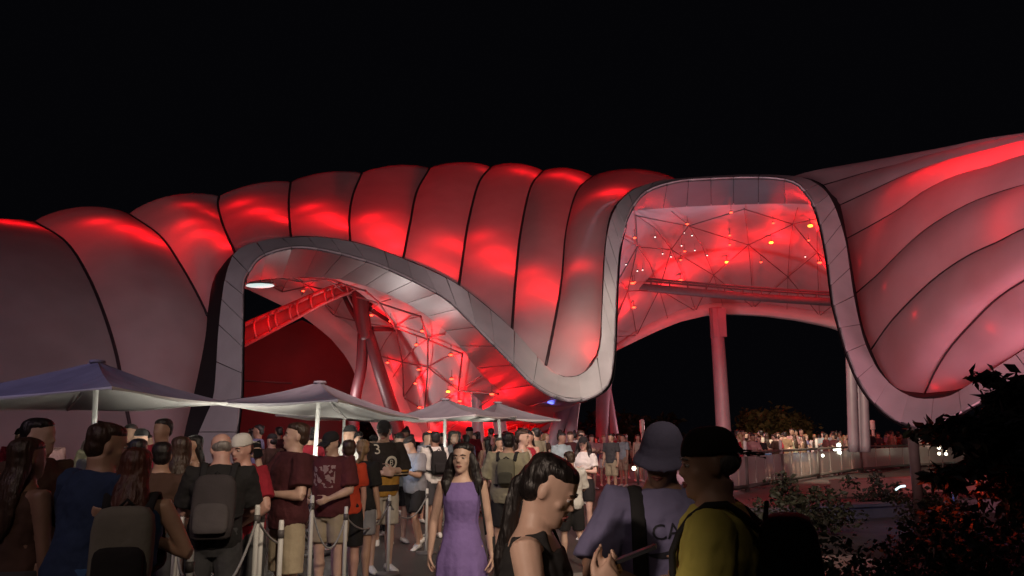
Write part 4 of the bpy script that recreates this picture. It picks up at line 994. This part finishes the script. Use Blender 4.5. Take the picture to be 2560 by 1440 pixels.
        if hk == 'bucket':
            dome(.130, .250, (.090, .108)); rs = []
            for (zz, r0) in ((.160, 1.0), (.132, 1.08), (.100, 1.34), (.084, 1.34), (.106, 1.04)):
                rs.append([hf(Vector((.090 * r0 * math.cos(t), .006 + .108 * r0 * math.sin(t), zz))) for t in np.linspace(0, 2 * PI, 20, endpoint=False)])
            g.loft(rs)
        if hk == 'wide':
            dome(.145, .24, (.086, .104)); rs = []
            for (zz, r0) in ((.150, 1.0), (.150, 1.75), (.142, 1.75), (.138, 1.0)):
                rs.append([hf(Vector((.086 * r0 * math.cos(t), .006 + .104 * r0 * math.sin(t), zz))) for t in np.linspace(0, 2 * PI, 20, endpoint=False)])
            g.loft(rs)
        soft('hat', put(g), hm_, root, .007 if vox < .02 else .012, 2)
    if fine:
        R3 = hr.to_3x3()
        for s_ in (-1, 1):
            e = put(Geo().ell(hf(Vector((s_ * .031, -.081, .112))), (.0145, .008, .0075), R3, 10, 6)).obj('eye', M_EYE, root)
            put(Geo().ell(hf(Vector((s_ * .031, -.0878, .112))), (.006, .003, .006), R3, 8, 5)).obj('iris', M_IRIS, e)
            put(Geo().tube([hf(Vector((s_ * .013, -.097, .131))), hf(Vector((s_ * .032, -.094, .137))), hf(Vector((s_ * .050, -.079, .131)))], [.003, .0042, .002], 6)).obj('eyebrow', hm or M_IRIS, root)
            put(Geo().tube([hf(Vector((s_ * .015, -.0905, .117))), hf(Vector((s_ * .031, -.0915, .1205))), hf(Vector((s_ * .047, -.079, .116)))], [.0018, .0028, .0018], 6)).obj('eyelid', SKIN[skin], root)
        put(Geo().tube([hf(Vector((-.024, -.089, .047))), hf(Vector((-.010, -.0975, .0515))), hf(Vector((.0, -.0985, .050))), hf(Vector((.010, -.0975, .0515))), hf(Vector((.024, -.089, .047)))], [.002, .0055, .005, .0055, .002], 6)).obj('upper_lip', M_LIP, root)
        put(Geo().tube([hf(Vector((-.020, -.089, .043))), hf(Vector((0, -.0975, .040))), hf(Vector((.020, -.089, .043)))], [.002, .006, .002], 6)).obj('lower_lip', M_LIP, root)
    return dict(root=root, J=J, XF=XF, HM=HM, spine=spine, k=k)
def frame_thing(name, label, cat, P, group=None):
    o = thing(name, label, cat, P['root'].location.copy(), P['root'].rotation_euler.z, group); return o
def xf(P, g): g.v = [tuple(P['XF'] @ Vector(v)) for v in g.v]; return g
def backpack(P, label, m, w=.30, h=.44, dep=.15, zc=1.20, strap=True, pocket=True, m2=None, yo=.0):
    t = frame_thing('backpack', label, 'backpack', P); sp = P['spine']
    def rbox(c, s_, m_, nm):
        rs = []
        for (u_, sc_) in ((-.5, .72), (-.46, .92), (-.3, 1), (.2, 1), (.38, .93), (.47, .75), (.5, .45)):
            rs.append([sp(Vector((c[0] + s_[0] / 2 * sc_ * np.sign(math.cos(a)) * abs(math.cos(a)) ** .45, c[1] + s_[1] / 2 * sc_ * np.sign(math.sin(a)) * abs(math.sin(a)) ** .45, c[2] + s_[2] * u_))) for a in np.linspace(0, 2 * PI, 24, endpoint=False)])
        return xf(P, Geo().loft(rs)).obj(nm, m_, t)
    rbox((0, .135 + dep / 2 + yo, zc), (w, dep, h), m, 'pack_body')
    if pocket: rbox((0, .135 + dep + .02 + yo, zc - h * .2), (w * .8, .06, h * .42), m2 or m, 'front_pocket')
    if strap:
        for s_ in (-1, 1):
            pts = [Vector((s_ * .10, .15 + yo, zc + h * .42)), Vector((s_ * .112, .06, 1.455)), Vector((s_ * .118, -.045, 1.435)), Vector((s_ * .125, -.135, 1.30)), Vector((s_ * .155, -.10, 1.14)), Vector((s_ * .165, .02, 1.08)), Vector((s_ * .12, .15, 1.06))]
            xf(P, Geo().tube([sp(p) for p in cr(pts, 14)], [(.012, .026)] * 14, 8, up=(0, 0, 1))).obj('strap', M_STRAP, t)
    xf(P, Geo().tube([sp(Vector((-.04, .17 + yo, zc + h * .48))), sp(Vector((0, .18 + yo, zc + h * .58))), sp(Vector((.04, .17 + yo, zc + h * .48)))], .008, 6)).obj('grab_loop', M_STRAP, t)
    return t
def phone(P, side, label, lit=False, up=.5, m=None, cat='phone'):
    J = P['J']; t = frame_thing('phone', label, cat, P); c = J['palm' + side] + J['pn' + side] * .014; hd, pn, w_ = J['hd' + side], J['pn' + side], J['w' + side]
    M3 = Matrix((w_, hd, pn)).transposed(); G = Geo(); G.box((0, .03, 0), (.072, .148, .009)); G.v = [tuple(c + M3 @ Vector(v)) for v in G.v]; xf(P, G).obj('case', M_PHONE, t, False)
    G = Geo(); G.box((0, .03, .0056), (.064, .138, .0012)); G.v = [tuple(c + M3 @ Vector(v)) for v in G.v]; xf(P, G).obj('screen', M_SCREEN if lit else M_PHONE, t, False)
    return t

C_NAVY = cloth('navy_cotton', (.022, .042, .105)); C_BLUE = cloth('blue_denim', (.045, .115, .27)); C_BLACK = cloth('black_cotton', (.014, .013, .014)); C_RED = cloth('red_cotton', (.30, .012, .028))
C_MAR = cloth('maroon_cotton', (.060, .010, .014)); C_MAR2 = cloth('maroon_print_cotton', (.085, .014, .018)); C_KHAKI = cloth('khaki_cotton', (.36, .30, .21)); C_TAN = cloth('tan_cotton', (.20, .125, .075)); C_OR = cloth('orange_cotton', (.55, .055, .02))
C_GREY = cloth('grey_cotton', (.26, .26, .29)); C_WHITE = cloth('white_cotton', (.66, .65, .62), .06); C_DGREY = cloth('charcoal_cotton', (.05, .05, .055)); C_OLIVE = cloth('olive_cotton', (.27, .25, .17)); C_PURP = cloth('purple_jersey', (.20, .135, .36), .10)
C_LAV = cloth('lavender_cotton', (.15, .14, .26), .1); C_YEL = cloth('yellow_cotton', (.58, .52, .12), .10); C_BRN = cloth('brown_cotton', (.07, .035, .024)); C_GOLD = cloth('gold_knit', (.42, .22, .035)); C_TEAL = cloth('pale_teal_cotton', (.30, .40, .42))
C_CREAM = cloth('cream_cotton', (.52, .47, .40)); C_PINK = cloth('dusty_pink_cotton', (.36, .20, .20))
# shirt with a loose pale print on the chest (flat print)
def print_mat(name, col, ink, box, scale, thr):
    m = cloth(name, col); nt = m.node_tree; b = nt.nodes['Principled BSDF']; src = b.inputs['Base Color'].links[0].from_socket
    tc = nt.nodes.new('ShaderNodeTexCoord'); sx = nt.nodes.new('ShaderNodeSeparateXYZ'); nt.links.new(tc.outputs['Object'], sx.inputs[0])
    n = nt.nodes.new('ShaderNodeTexNoise'); n.inputs['Scale'].default_value = scale; n.inputs['Detail'].default_value = 1; nt.links.new(tc.outputs['Object'], n.inputs['Vector'])
    def cmp(sock, op, v):
        q = nt.nodes.new('ShaderNodeMath'); q.operation = op; nt.links.new(sock, q.inputs[0]); q.inputs[1].default_value = v; return q.outputs[0]
    def mul(a, b_):
        q = nt.nodes.new('ShaderNodeMath'); q.operation = 'MULTIPLY'; nt.links.new(a, q.inputs[0]); nt.links.new(b_, q.inputs[1]); return q.outputs[0]
    f = mul(mul(cmp(sx.outputs[0], 'GREATER_THAN', box[0]), cmp(sx.outputs[0], 'LESS_THAN', box[1])), mul(cmp(sx.outputs[2], 'GREATER_THAN', box[2]), cmp(sx.outputs[2], 'LESS_THAN', box[3])))
    f = mul(mul(f, cmp(sx.outputs[1], 'LESS_THAN', 0)), cmp(n.outputs['Fac'], 'GREATER_THAN', thr))
    mx = nt.nodes.new('ShaderNodeMix'); mx.data_type = 'RGBA'; nt.links.new(f, mx.inputs[0]); nt.links.new(src, mx.inputs[6]); mx.inputs[7].default_value = (*ink, 1); nt.links.new(mx.outputs[2], b.inputs['Base Color']); return m
def band_mat(name, stops, axis=2):
    """horizontal knitted bands in object height: stops = [(z, colour)...]"""
    m = cloth(name, (.2, .2, .2)); nt = m.node_tree; b = nt.nodes['Principled BSDF']
    tc = nt.nodes.new('ShaderNodeTexCoord'); sx = nt.nodes.new('ShaderNodeSeparateXYZ'); nt.links.new(tc.outputs['Object'], sx.inputs[0])
    mr = nt.nodes.new('ShaderNodeMapRange'); mr.inputs[1].default_value = .7; mr.inputs[2].default_value = 1.7; nt.links.new(sx.outputs[axis], mr.inputs[0])
    rp = nt.nodes.new('ShaderNodeValToRGB'); rp.color_ramp.interpolation = 'CONSTANT'; nt.links.new(mr.outputs[0], rp.inputs[0])
    e = rp.color_ramp.elements
    for i, (z_, c) in enumerate(stops):
        q = e[i] if i < 2 else e.new(0.5)
        q.position = max(0, (z_ - .7)); q.color = (*c, 1)
    nt.links.new(rp.outputs[0], b.inputs['Base Color']); return m
C_PRINT = print_mat('maroon_tee_with_print', (.085, .014, .018), (.30, .20, .19), (-.12, .12, 1.12, 1.34), 22, .5)
K_, G_, W_ = (.02, .014, .012), (.42, .22, .035), (.40, .32, .22)
C_JERSEY = band_mat('black_gold_jersey', [(.70, G_), (.955, K_), (1.035, G_), (1.13, K_), (1.15, W_), (1.17, K_), (1.19, G_), (1.21, K_)])
STEP = (((.04, .30, -1), (0, -.25, -1)), ((.04, -.22, -1), (0, -.55, -1)))

P1 = person('heavy man in a navy tee seen from behind at the lower left', 150, 4.2, 1.70, 150, 'm', 1.16, 8, (-20, 6, 0), ((.62, .30, -1), (-.35, .9, .05)), ((.3, .1, -1), (-.2, .4, -.8)), skin='tan', hair=('short', 'brown'), top=('tee', C_NAVY, .85), bottom=('pants', C_BLUE, 1), shoes=M_SHB, vox=.010, fine=True)
Pw = person('woman with auburn hair and bare arms wearing a striped grey backpack at the lower left', 272, 4.15, 1.57, 196, 'f', 1.05, 2, (-10, 10, 0), ((.35, .25, -1), (-.3, .9, .1)), ((.55, -.05, -1), (-1.2, .40, .45)), skin='tan', hair=('long', 'auburn'), top=('tank', C_BLUE, 0), bottom=('shorts', C_BLUE, .7), vox=.009, fine=True, curl=.15)
backpack(Pw, 'grey and black backpack with pale panels on the auburn haired woman', cloth('grey_pack', (.20, .19, .16)), .30, .40, .15, 1.20, True, True, C_BLACK)
person('person in a brown tee cut by the left edge of the picture', 28, 5.2, 1.74, 70, 'm', 1.0, 0, (20, 0, 0), skin='light', hair=('short', 'black'), top=('tee', C_BRN, .8), bottom=('shorts', C_DGREY, .8), vox=.013)
person('bare armed woman in dark top at the very left behind the navy shirted man', -8, 4.4, 1.62, 150, 'f', 1.1, 0, (0, 0, 0), ((.3, .1, -1), (.1, .5, -.6)), skin='brown', hair=('long', 'brown'), top=('tank', C_BRN, 0), bottom=('pants', C_DGREY, 1), vox=.013)
person('short haired person looking left behind the striped backpack', 240, 6.8, 1.64, -80, 'f', 1.0, 0, (0, 5, 0), skin='light', hair=('short', 'black'), top=('tee', C_BRN, .7), bottom=('shorts', C_DGREY, .8), vox=.015)
person('dark haired person between the bare armed woman and the tan dress', 312, 7.4, 1.60, 175, 'f', skin='tan', hair=('long', 'black'), top=('tee', C_BLACK, .7), bottom=('shorts', C_BLUE, .8), vox=.015)
person('person with cropped black hair and a pale ear left of the tan dress', 366, 6.4, 1.58, 200, 'm', skin='tan', hair=('short', 'black'), top=('tee', C_BRN, .7), bottom=('shorts', C_DGREY, .8), vox=.015)
person('woman in a long tan dress with long brown hair by the leftmost posts', 415, 6.7, 1.62, 190, 'f', 1.0, 0, (30, 0, 0), skin='tan', hair=('long', 'brown'), top=('dress', C_TAN, .35), bottom=None, vox=.012)
P5 = person('grey haired man in black tee bowing his head with a dark pack on his back', 515, 6.0, 1.66, 192, 'm', 1.12, 12, (20, 22, 0), ((.25, .3, -1), (-.3, .8, -.2)), ((.2, .35, -1), (-.3, .8, -.2)), skin='pink', hair=('fringe', 'grey'), top=('tee', C_BLACK, .85), bottom=('pants', C_DGREY, 1), shoes=M_SHB, vox=.011)
backpack(P5, 'dark grey backpack with a pale emblem on the bowing man', cloth('dark_pack', (.05, .042, .045)), .30, .42, .14, 1.14, True, True, cloth('dark_pack_pocket', (.085, .075, .078)))
P6 = person('person in bright red tee and pale cap resting an arm towards the bowing man', 590, 6.6, 1.64, -28, 'm', 1.08, 6, (8, 10, 0), ((.45, .1, -1), (-1, .45, -.75)), ((.2, .2, -1), (-.4, .8, -.3)), skin='pink', hair=('short', 'brown'), top=('tee', C_RED, .75), bottom=('shorts', C_DGREY, .85), hat=('capback', C_WHITE), vox=.011, fine=True)
P7 = person('tall man in dark maroon tee and khaki shorts lifting a hand to his mouth', 703, 7.0, 1.74, -52, 'm', 1.0, -3, (-20, -4, 0), ((.30, .12, -1), (-1, .75, .05)), ((.25, .75, -1), (-.05, .22, 1), (-.3, .3, .8)), skin='light', hair=('short', 'brown'), top=('loose', C_MAR, .75), bottom=('shorts', C_KHAKI, .95), vox=.010, fine=True)
phone(P7, 'R', 'dark phone held to the face of the tall man in khaki shorts')
P8 = person('bearded man in maroon tee with pale chest print and dark cap', 815, 8.4, 1.66, -18, 'm', 1.08, 0, (-10, 14, 0), ((.22, .15, -1), (-.5, .8, -.3)), ((.25, .15, -1), (-.5, .8, -.3)), skin='light', hair=('short', 'black'), top=('loose', C_PRINT, .85), bottom=('shorts', C_KHAKI, .75), hat=('cap', C_BLACK), vox=.012, fine=True)
person('small person in orange red sleeves and black shorts behind the tall post', 858, 8.9, 1.58, 205, 'f', 1.0, 0, (0, 0, 0), ((.22, .05, -1), (.05, .2, -1)), skin='pink', hair=('short', 'brown'), top=('tee', C_OR, .8), bottom=('shorts', C_BLACK, .95), shoes=M_SHW, vox=.013)
person('woman in black top and grey shorts with tied hair beside the tall post', 897, 9.3, 1.58, 150, 'f', 1.06, 0, (40, 0, 0), ((.15, -.05, -1), (.05, .35, -1)), skin='tan', hair=('tail', 'blond'), top=('loose', C_BLACK, .85), bottom=('shorts', C_GREY, .75), shoes=M_SHB, vox=.012)
P11 = person('man in a black and gold hockey jersey and black cap with folded arms', 950, 10.2, 1.80, 32, 'm', 1.06, 0, (-25, 12, 0), FOLD, ((.28, .15, -1), (-.9, .6, -.05)), skin='light', hair=('short', 'black'), top=('loose', C_JERSEY, 1.5), bottom=('shorts', C_CREAM, .9), hat=('cap', C_BLACK), vox=.011, fine=True)
P12 = person('person in grey tee and black shorts stooping over a phone with one foot back', 1034, 12.2, 1.64, -35, 'm', 1.0, 10, (-10, 24, 0), PHONE, PHONE, *STEP, skin='tan', hair=('short', 'black'), top=('loose', C_GREY, .8), bottom=('shorts', C_BLACK, .85), vox=.013)
phone(P12, 'R', 'lit phone in the hands of the stooping person in grey', True); lamp('phone_light', 'POINT', at(1000, 1165, 11.85), None, 1.6, (.5, .72, 1), .05)
person('person with a face lit blue white by a phone left of the stooping one', 992, 12.8, 1.66, 25, 'f', 1.0, 0, (0, 20, 0), PHONE, PHONE, skin='light', hair=('short', 'black'), top=('tee', C_TEAL, .8), bottom=('shorts', C_BLACK, .8), vox=.015)
P13 = person('person in white tee with black shoulder straps left of the purple dress', 1082, 13.4, 1.68, -150, 'm', 1.0, 0, (0, 0, 0), ((.2, .1, -1), (0, .5, -.8)), skin='brown', hair=('short', 'black'), top=('tee', C_WHITE, .8), bottom=('shorts', C_DGREY, .9), vox=.014)
backpack(P13, 'small black backpack on the white tee left of the purple dress', C_BLACK, .26, .38, .12)
P14 = person('smiling woman in a short purple dress with long wavy dark hair', 1150, 6.0, 1.60, 4, 'f', .95, 0, (-18, -3, 0), ((.20, -.05, -1), (.10, .16, -1)), ((.24, -.18, -1), (.10, .05, -1)), *STEP, skin='light', hair=('wavy', 'black'), top=('dress', C_PURP, .66), bottom=None, vox=.0075, fine=True)
t = frame_thing('shoulder_bag', 'small dark bag hanging on a strap from the shoulder of the purple dress', 'bag', P14)
xf(P14, Geo().tube([P14['spine'](Vector(p)) for p in ((.125, .07, 1.36), (.128, .0, 1.43), (.135, -.09, 1.36), (.165, -.10, 1.15), (.185, -.06, 1.02))], [(.005, .009)] * 5, 6)).obj('strap', M_STRAP, t)
xf(P14, Geo().box((.235, .05, .93), (.055, .17, .14), 0, .85)).obj('pouch', C_BLACK, t, True)
P15 = person('man in an olive tee seen from behind right of the purple dress', 1270, 10.0, 1.66, 172, 'm', 1.14, 0, (20, 0, 0), ((.35, .0, -1), (.1, .5, -.8)), ((.30, .1, -1), (-.1, .7, -.5)), ((.08, .05, -1), (0, -.05, -1)), ((.08, -.10, -1), (0, -.15, -1)), skin='tan', hair=('short', 'black'), top=('loose', C_OLIVE, .9), bottom=('shorts', C_BLACK, .8), shoes=M_SHB, vox=.012)
backpack(P15, 'small olive green sling pack on the back of the man in olive', cloth('olive_pack', (.13, .125, .085)), .22, .32, .10, 1.22, True, True, cloth('olive_pack_dark', (.05, .05, .035)))
person('woman in a cream sleeveless top looking right behind the olive tee', 1308, 11.6, 1.70, 62, 'f', 1.0, 0, (10, 0, 0), skin='light', hair=('tail', 'brown'), top=('tank', C_CREAM, 0), bottom=('shorts', C_DGREY, .8), vox=.013, fine=True)
P16 = person('woman in black tank top looking down at her phone in the near middle', 1316, 2.75, 1.58, 78, 'f', 1.10, 5, (0, 26, 0), ((.10, .22, -1), (-.55, 1, .95)), ((.16, .20, -1), (-.50, 1, .92)), skin='light', hair=('tail', 'black'), top=('tank', C_BLACK, 0), bottom=('pants', C_BLACK, 1), vox=.0062, fine=True, curl=.42)
t = frame_thing('phone', 'black phone held level by the woman in the black tank top', 'phone', P16)
_a = (P16['J']['palmL'] + P16['J']['palmR']) / 2
G = Geo(); G.box((0, 0, 0), (.078, .165, .011)); M_ = Matrix.Translation(_a + Vector((0, -.085, .05))) @ Matrix.Rotation(R(-22), 4, 'X'); G.v = [tuple(M_ @ Vector(v)) for v in G.v]; xf(P16, G).obj('case', M_PHONE, t, False)
G = Geo(); G.box((0, 0, .0066), (.068, .15, .0012)); G.v = [tuple(M_ @ Vector(v)) for v in G.v]; xf(P16, G).obj('screen', M_PHONE, t, False)
P17 = person('child in white tee and black shorts kicking one foot back behind the phone woman', 1430, 10.6, 1.42, 196, 'm', .95, 4, (20, 10, 0), ((.5, .3, -1), (-.3, .8, .3)), ((.3, .3, -1), (-.3, .8, .3)), ((.05, .1, -1), (0, 0, -1)), ((.1, .05, -1), (.1, -.75, -1)), skin='light', hair=('short', 'brown'), top=('loose', C_WHITE, .9), bottom=('shorts', C_BLACK, .9), vox=.012)
P18 = person('long haired woman in white crop top and black shorts walking with arms crossed', 1462, 13.2, 1.60, -22, 'f', .95, 0, (5, 4, 0), FOLD, ((.28, .2, -1), (-.9, .7, .15)), ((.03, .12, -1), (0, -.1, -1)), ((.02, -.05, -1), (0, -.25, -1)), skin='light', hair=('wavy', 'black'), top=('crop', C_WHITE, .7), bottom=('shorts', C_BLACK, .65), hat=('cap', C_BLACK), vox=.011, fine=True)
P22 = person('man in lavender bucket hat and lavender tee in shade at the right', 1686, 3.4, 1.67, 0, 'm', 1.12, 2, (-24, 16, 6), ((.25, .15, -1), (-.8, .75, .1)), ((.46, .25, -1), (-1, .6, -.25)), skin='brown', hair=('short', 'black'), top=('tee', C_LAV, .9), bottom=('shorts', C_DGREY, .9), hat=('bucket', cloth('lavender_hat', (.12, .115, .20), .1)), vox=.0085, fine=True)
P23 = person('older man in yellow tee and black backwards cap turned left in the foreground', 1856, 2.75, 1.655, -108, 'm', 1.10, 3, (12, 4, 0), ((.20, .20, -1), (-.2, .9, -.1)), ((.2, .2, -1), (-.2, .8, -.2)), skin='tan', hair=('fringe', 'grey'), top=('tee', C_YEL, .85), bottom=('pants', C_DGREY, 1), hat=('capback', C_BLACK), vox=.0075, fine=True)
backpack(P23, 'black backpack with thick straps on the yellow tee', C_BLACK, .34, .50, .20, 1.16, True, True)
for s_ in (0,):  # dark cross strap of the bucket hat man's bag
    t = frame_thing('sling_bag', 'dark sling strap crossing the lavender tee', 'bag', P22); sp = P22['spine']
    xf(P22, Geo().tube([sp(p) for p in cr([Vector((-.11, .08, 1.40)), Vector((-.12, .0, 1.455)), Vector((-.12, -.09, 1.40)), Vector((-.125, -.155, 1.25)), Vector((-.12, -.155, 1.08)), Vector((-.10, -.14, .98))], 12)], [(.010, .030)] * 12, 8)).obj('strap', M_STRAP, t)
    xf(P22, Geo().box((-.10, .19, 1.2), (.22, .09, .30), 0, .8)).obj('pouch', M_STRAP, t)

# a set of walkers and standers to repeat in the far crowd
def proto(label, **kw): return person(label, Vector((0, 0, 0)), 0, vox=.020, **kw)['root']
PR = [
 proto('person in black tee', skin='tan', hair=('short', 'black'), top=('tee', C_BLACK, .7), bottom=('shorts', C_KHAKI, .9)),
 proto('person in white tee', skin='light', hair=('short', 'brown'), top=('tee', C_WHITE, .7), bottom=('shorts', C_DGREY, .9), L=PHONE, Rr=PHONE, head=(0, 15, 0)),
 proto('long haired woman in cream top', sex='f', H=1.62, skin='light', hair=('long', 'brown'), top=('tank', C_CREAM, 0), bottom=('shorts', C_BLUE, .6)),
 proto('long haired woman in dark dress', sex='f', H=1.64, skin='tan', hair=('long', 'black'), top=('dress', C_BLACK, .55), bottom=None),
 proto('man in dark cap and grey tee', skin='tan', H=1.74, hair=('short', 'black'), top=('loose', C_GREY, .8), bottom=('shorts', C_BLACK, .9), hat=('cap', C_BLACK), lL=STEP[0], lR=STEP[1]),
 proto('woman in dusty pink top', sex='f', H=1.60, skin='light', hair=('tail', 'blond'), top=('tee', C_PINK, .5), bottom=('shorts', C_WHITE, .7), L=FOLD, Rr=FOLD),
 proto('man in maroon shirt', H=1.76, skin='brown', hair=('short', 'black'), top=('tee', C_MAR, .8), bottom=('pants', C_DGREY, 1), L=SWING),
 proto('person in pale teal shirt', H=1.68, sex='f', skin='brown', hair=('bun', 'black'), top=('loose', C_TEAL, .8), bottom=('shorts', C_DGREY, .8), L=PHONE, head=(20, 10, 0)),
]
finish_batch()
kids = {r: [c for c in r.children] for r in PR}
used = set()
def clone(i, loc, rz, label, group, sc=1.0, shirt=None):
    r = PR[i]
    if r in used:
        n = r.copy(); COL.objects.link(n)
        for c in kids[r]:
            d = c.copy(); COL.objects.link(d); d.parent = n
    else: n = r; used.add(r)
    if shirt is not None:
        for c in n.children:
            if c.name.split('.')[0] in ('shirt', 'dress'):
                c.material_slots[0].link = 'OBJECT'; c.material_slots[0].material = shirt
    n.location = loc; n.rotation_euler = (0, 0, R(rz)); n.scale = (sc, sc, sc); n['label'] = label; n['group'] = group
    return n
SHIRTS = [('black', C_BLACK), ('white', C_WHITE), ('navy', C_NAVY), ('grey', C_GREY), ('maroon', C_MAR), ('cream', C_CREAM), ('olive', C_OLIVE), ('dusty pink', C_PINK), ('teal', C_TEAL), ('charcoal', C_DGREY), ('tan', C_TAN), ('red', C_RED), ('lavender', C_LAV), ('brown', C_BRN)]
FORM = ['person in %s tee and khaki shorts', 'person in %s tee looking at a phone', 'long haired woman in %s sleeveless top', 'long haired woman in %s dress', 'man in %s tee and dark cap', 'blond tailed woman in %s top with folded arms', 'man in %s shirt and dark trousers', 'woman with dark bun and loose %s shirt']
DESC = ['in black tee and khaki shorts', 'in white tee looking at a phone', 'with long hair and a cream top', 'with long hair and a dark dress', 'in grey tee and dark cap', 'with blond tail and dusty pink top', 'in maroon shirt and dark trousers', 'with dark bun and pale teal shirt']
rnd = random.Random(5)
# named walkers between the hat man and the phone woman
clone(5, gpt(1512, 26.5), 10, 'walker in brown top and pale shorts with sunglasses pushed up, left of the slim post', 'far walkers')
clone(3, gpt(1566, 31), -10, 'dark topped walker in white shorts right of the sunglasses one', 'far walkers')
clone(2, gpt(1597, 29), 20, 'cream topped walker just left of the lavender hat', 'far walkers')
clone(7, gpt(1405, 16.5), 30, 'teal shirted walker with dark bun left of the crossed arms woman', 'far walkers')
# queue between the umbrellas: heads packed close together
SEEN = {}
def crowd(n, x0, x1, y0, y1, where, group, tries=4000, mind=.42, scl=(.93, 1.05), rzf=None, pick=None, dark=None):
    pts = []; k = 0
    while len(pts) < n and k < tries:
        k += 1; px = rnd.uniform(x0, x1); Y = rnd.uniform(y0(px), y1(px)); p = gpt(px, Y)
        if all((p - q).length > mind for q in pts):
            pts.append(p); i = rnd.choice(pick) if pick else rnd.randrange(8)
            for _ in range(30):
                if any((i, q[0], where) not in SEEN for q in SHIRTS): break
                i = rnd.randrange(8)
            opts = [q for q in SHIRTS if (dark is None or q[0] in dark)]; rnd.shuffle(opts); c_ = opts[0]
            for q in opts:
                if (i, q[0], where) not in SEEN: c_ = q; break
            SEEN[(i, c_[0], where)] = 1
            clone(i, p, rzf() if rzf else rnd.uniform(0, 360), (FORM[i] % c_[0]) + ' ' + where, group, rnd.uniform(*scl), c_[1])
crowd(46, 985, 1360, lambda x: 15.5, lambda x: 26, 'in the packed crowd before the red lattice', 'packed crowd before the red lattice', pick=(0, 3, 4, 6, 7, 0, 3, 1))
crowd(16, 1330, 1600, lambda x: 19, lambda x: 33, 'walking below the hanging lobe', 'people below the hanging lobe', mind=.8)
crowd(16, 20, 480, lambda x: 8.2, lambda x: 13, 'under the left umbrella', 'people under the left umbrella', pick=(0, 3, 6, 4))
crowd(16, 600, 985, lambda x: 11.5, lambda x: 18, 'under the middle umbrellas', 'people under the middle umbrellas', pick=(0, 3, 6, 4, 5))
crowd(85, 1850, 2330, lambda x: np.interp(x, [1780, 1868, 1957, 2047, 2155, 2290, 2420], [22, 24, 27.2, 31, 36, 41, 44]) + .7, lambda x: np.interp(x, [1780, 2290], [27, 47]), 'behind the glass railing', 'people behind the glass railing', mind=.45, pick=(1, 2, 5, 1, 2, 7, 4, 0, 6))
for r in PR:
    if r not in used: r['label'] = r['label'] + ' far in the crowd'; r.location = gpt(1440, 24 + PR.index(r))

# ------------------------------------------------------------------ lettering and emblems on clothes
def on_shirt(P, name, geo2d, center, right, up, m, part_of='shirt', lift=.004):
    """flat print laid onto a garment: 2-D faces pushed along the view of the garment until they touch it"""
    ob = next((c for c in P['root'].children if c.name.split('.')[0] == part_of), None)
    if ob is None: return
    bv = BVHTree.FromPolygons([tuple(v.co) for v in ob.data.vertices], [tuple(p.vertices) for p in ob.data.polygons])
    r_, u_ = Vector(right).normalized(), Vector(up).normalized(); n_ = r_.cross(u_); out = []
    for (x, y) in geo2d[0]:
        p = Vector(center) + r_ * x + u_ * y; h = bv.ray_cast(p + n_ * .5, -n_)
        out.append((h[0] + n_ * lift) if h[0] is not None else p)
    o = part(name, out, geo2d[1], m, ob, False)
def text2d(txt, size):
    c = bpy.data.curves.new('txt', 'FONT'); c.body = txt; c.size = size; c.align_x = 'CENTER'; c.align_y = 'CENTER'; c.resolution_u = 3
    o = bpy.data.objects.new('txt', c); COL.objects.link(o); dg = bpy.context.evaluated_depsgraph_get(); me = bpy.data.meshes.new_from_object(o.evaluated_get(dg)); bpy.data.objects.remove(o)
    bm = bmesh.new(); bm.from_mesh(me); bmesh.ops.triangulate(bm, faces=bm.faces); bmesh.ops.subdivide_edges(bm, edges=[e for e in bm.edges if e.calc_length() > size * .2], cuts=1); bmesh.ops.triangulate(bm, faces=bm.faces)
    v = [(q.co.x, q.co.y) for q in bm.verts]; bm.verts.index_update(); f = [tuple(q.index for q in p.verts) for p in bm.faces]; bm.free(); return v, f
def disc2d(r0, r1, n=20, cx=0, cy=0):
    v = []; f = []
    for j in range(n): a = 2 * PI * j / n; v += [(cx + r0 * math.cos(a), cy + r0 * math.sin(a)), (cx + r1 * math.cos(a), cy + r1 * math.sin(a))]
    for j in range(n): a, b = 2 * j, 2 * ((j + 1) % n); f.append((a, a + 1, b + 1, b))
    return v, f
INKW = mat('white_ink', (.62, .58, .50), .7, .1); INKD = mat('dark_ink', (.010, .010, .022), .7, .1); INKP = mat('pale_ink', (.30, .29, .29), .7, .1)
on_shirt(P11, 'number', text2d('3', .17), (-.13, -.1, 1.46), (1, 0, 0), (0, 0, 1), INKW)
on_shirt(P11, 'emblem', disc2d(.055, .085), (.04, -.1, 1.30), (1, 0, 0), (0, 0, 1), INKW)
on_shirt(P11, 'emblem_letter', text2d('B', .10), (.04, -.1, 1.30), (1, 0, 0), (0, 0, 1), INKW)
# bold dark block of lettering over a curved tick on the lavender tee
on_shirt(P22, 'lettering', text2d('CALI', .085), (.015, -.1, 1.275), (1, 0, .10), (-.10, 0, 1), INKD)
sw = []; sf = []
for i in range(15):
    u_ = i / 14; x = -.115 + .25 * u_; y0 = -.085 + .10 * (u_ - .22) ** 2 * 1.6; th = .034 * math.sin(PI * min(1, u_ * 1.0 + .0)) ** .7 * (1 - .55 * u_)
    sw += [(x, y0 - th * .6), (x, y0 + th * .5)]
sf = [(2 * i, 2 * i + 2, 2 * i + 3, 2 * i + 1) for i in range(14)]
on_shirt(P22, 'curved_tick', (sw, sf), (.015, -.1, 1.275), (1, 0, .10), (-.10, 0, 1), INKD)
on_shirt(P18, 'shorts_patch', disc2d(.0, .055, 14), (-.09, -.1, .74), (1, 0, 0), (0, 0, 1), INKP, 'shorts')
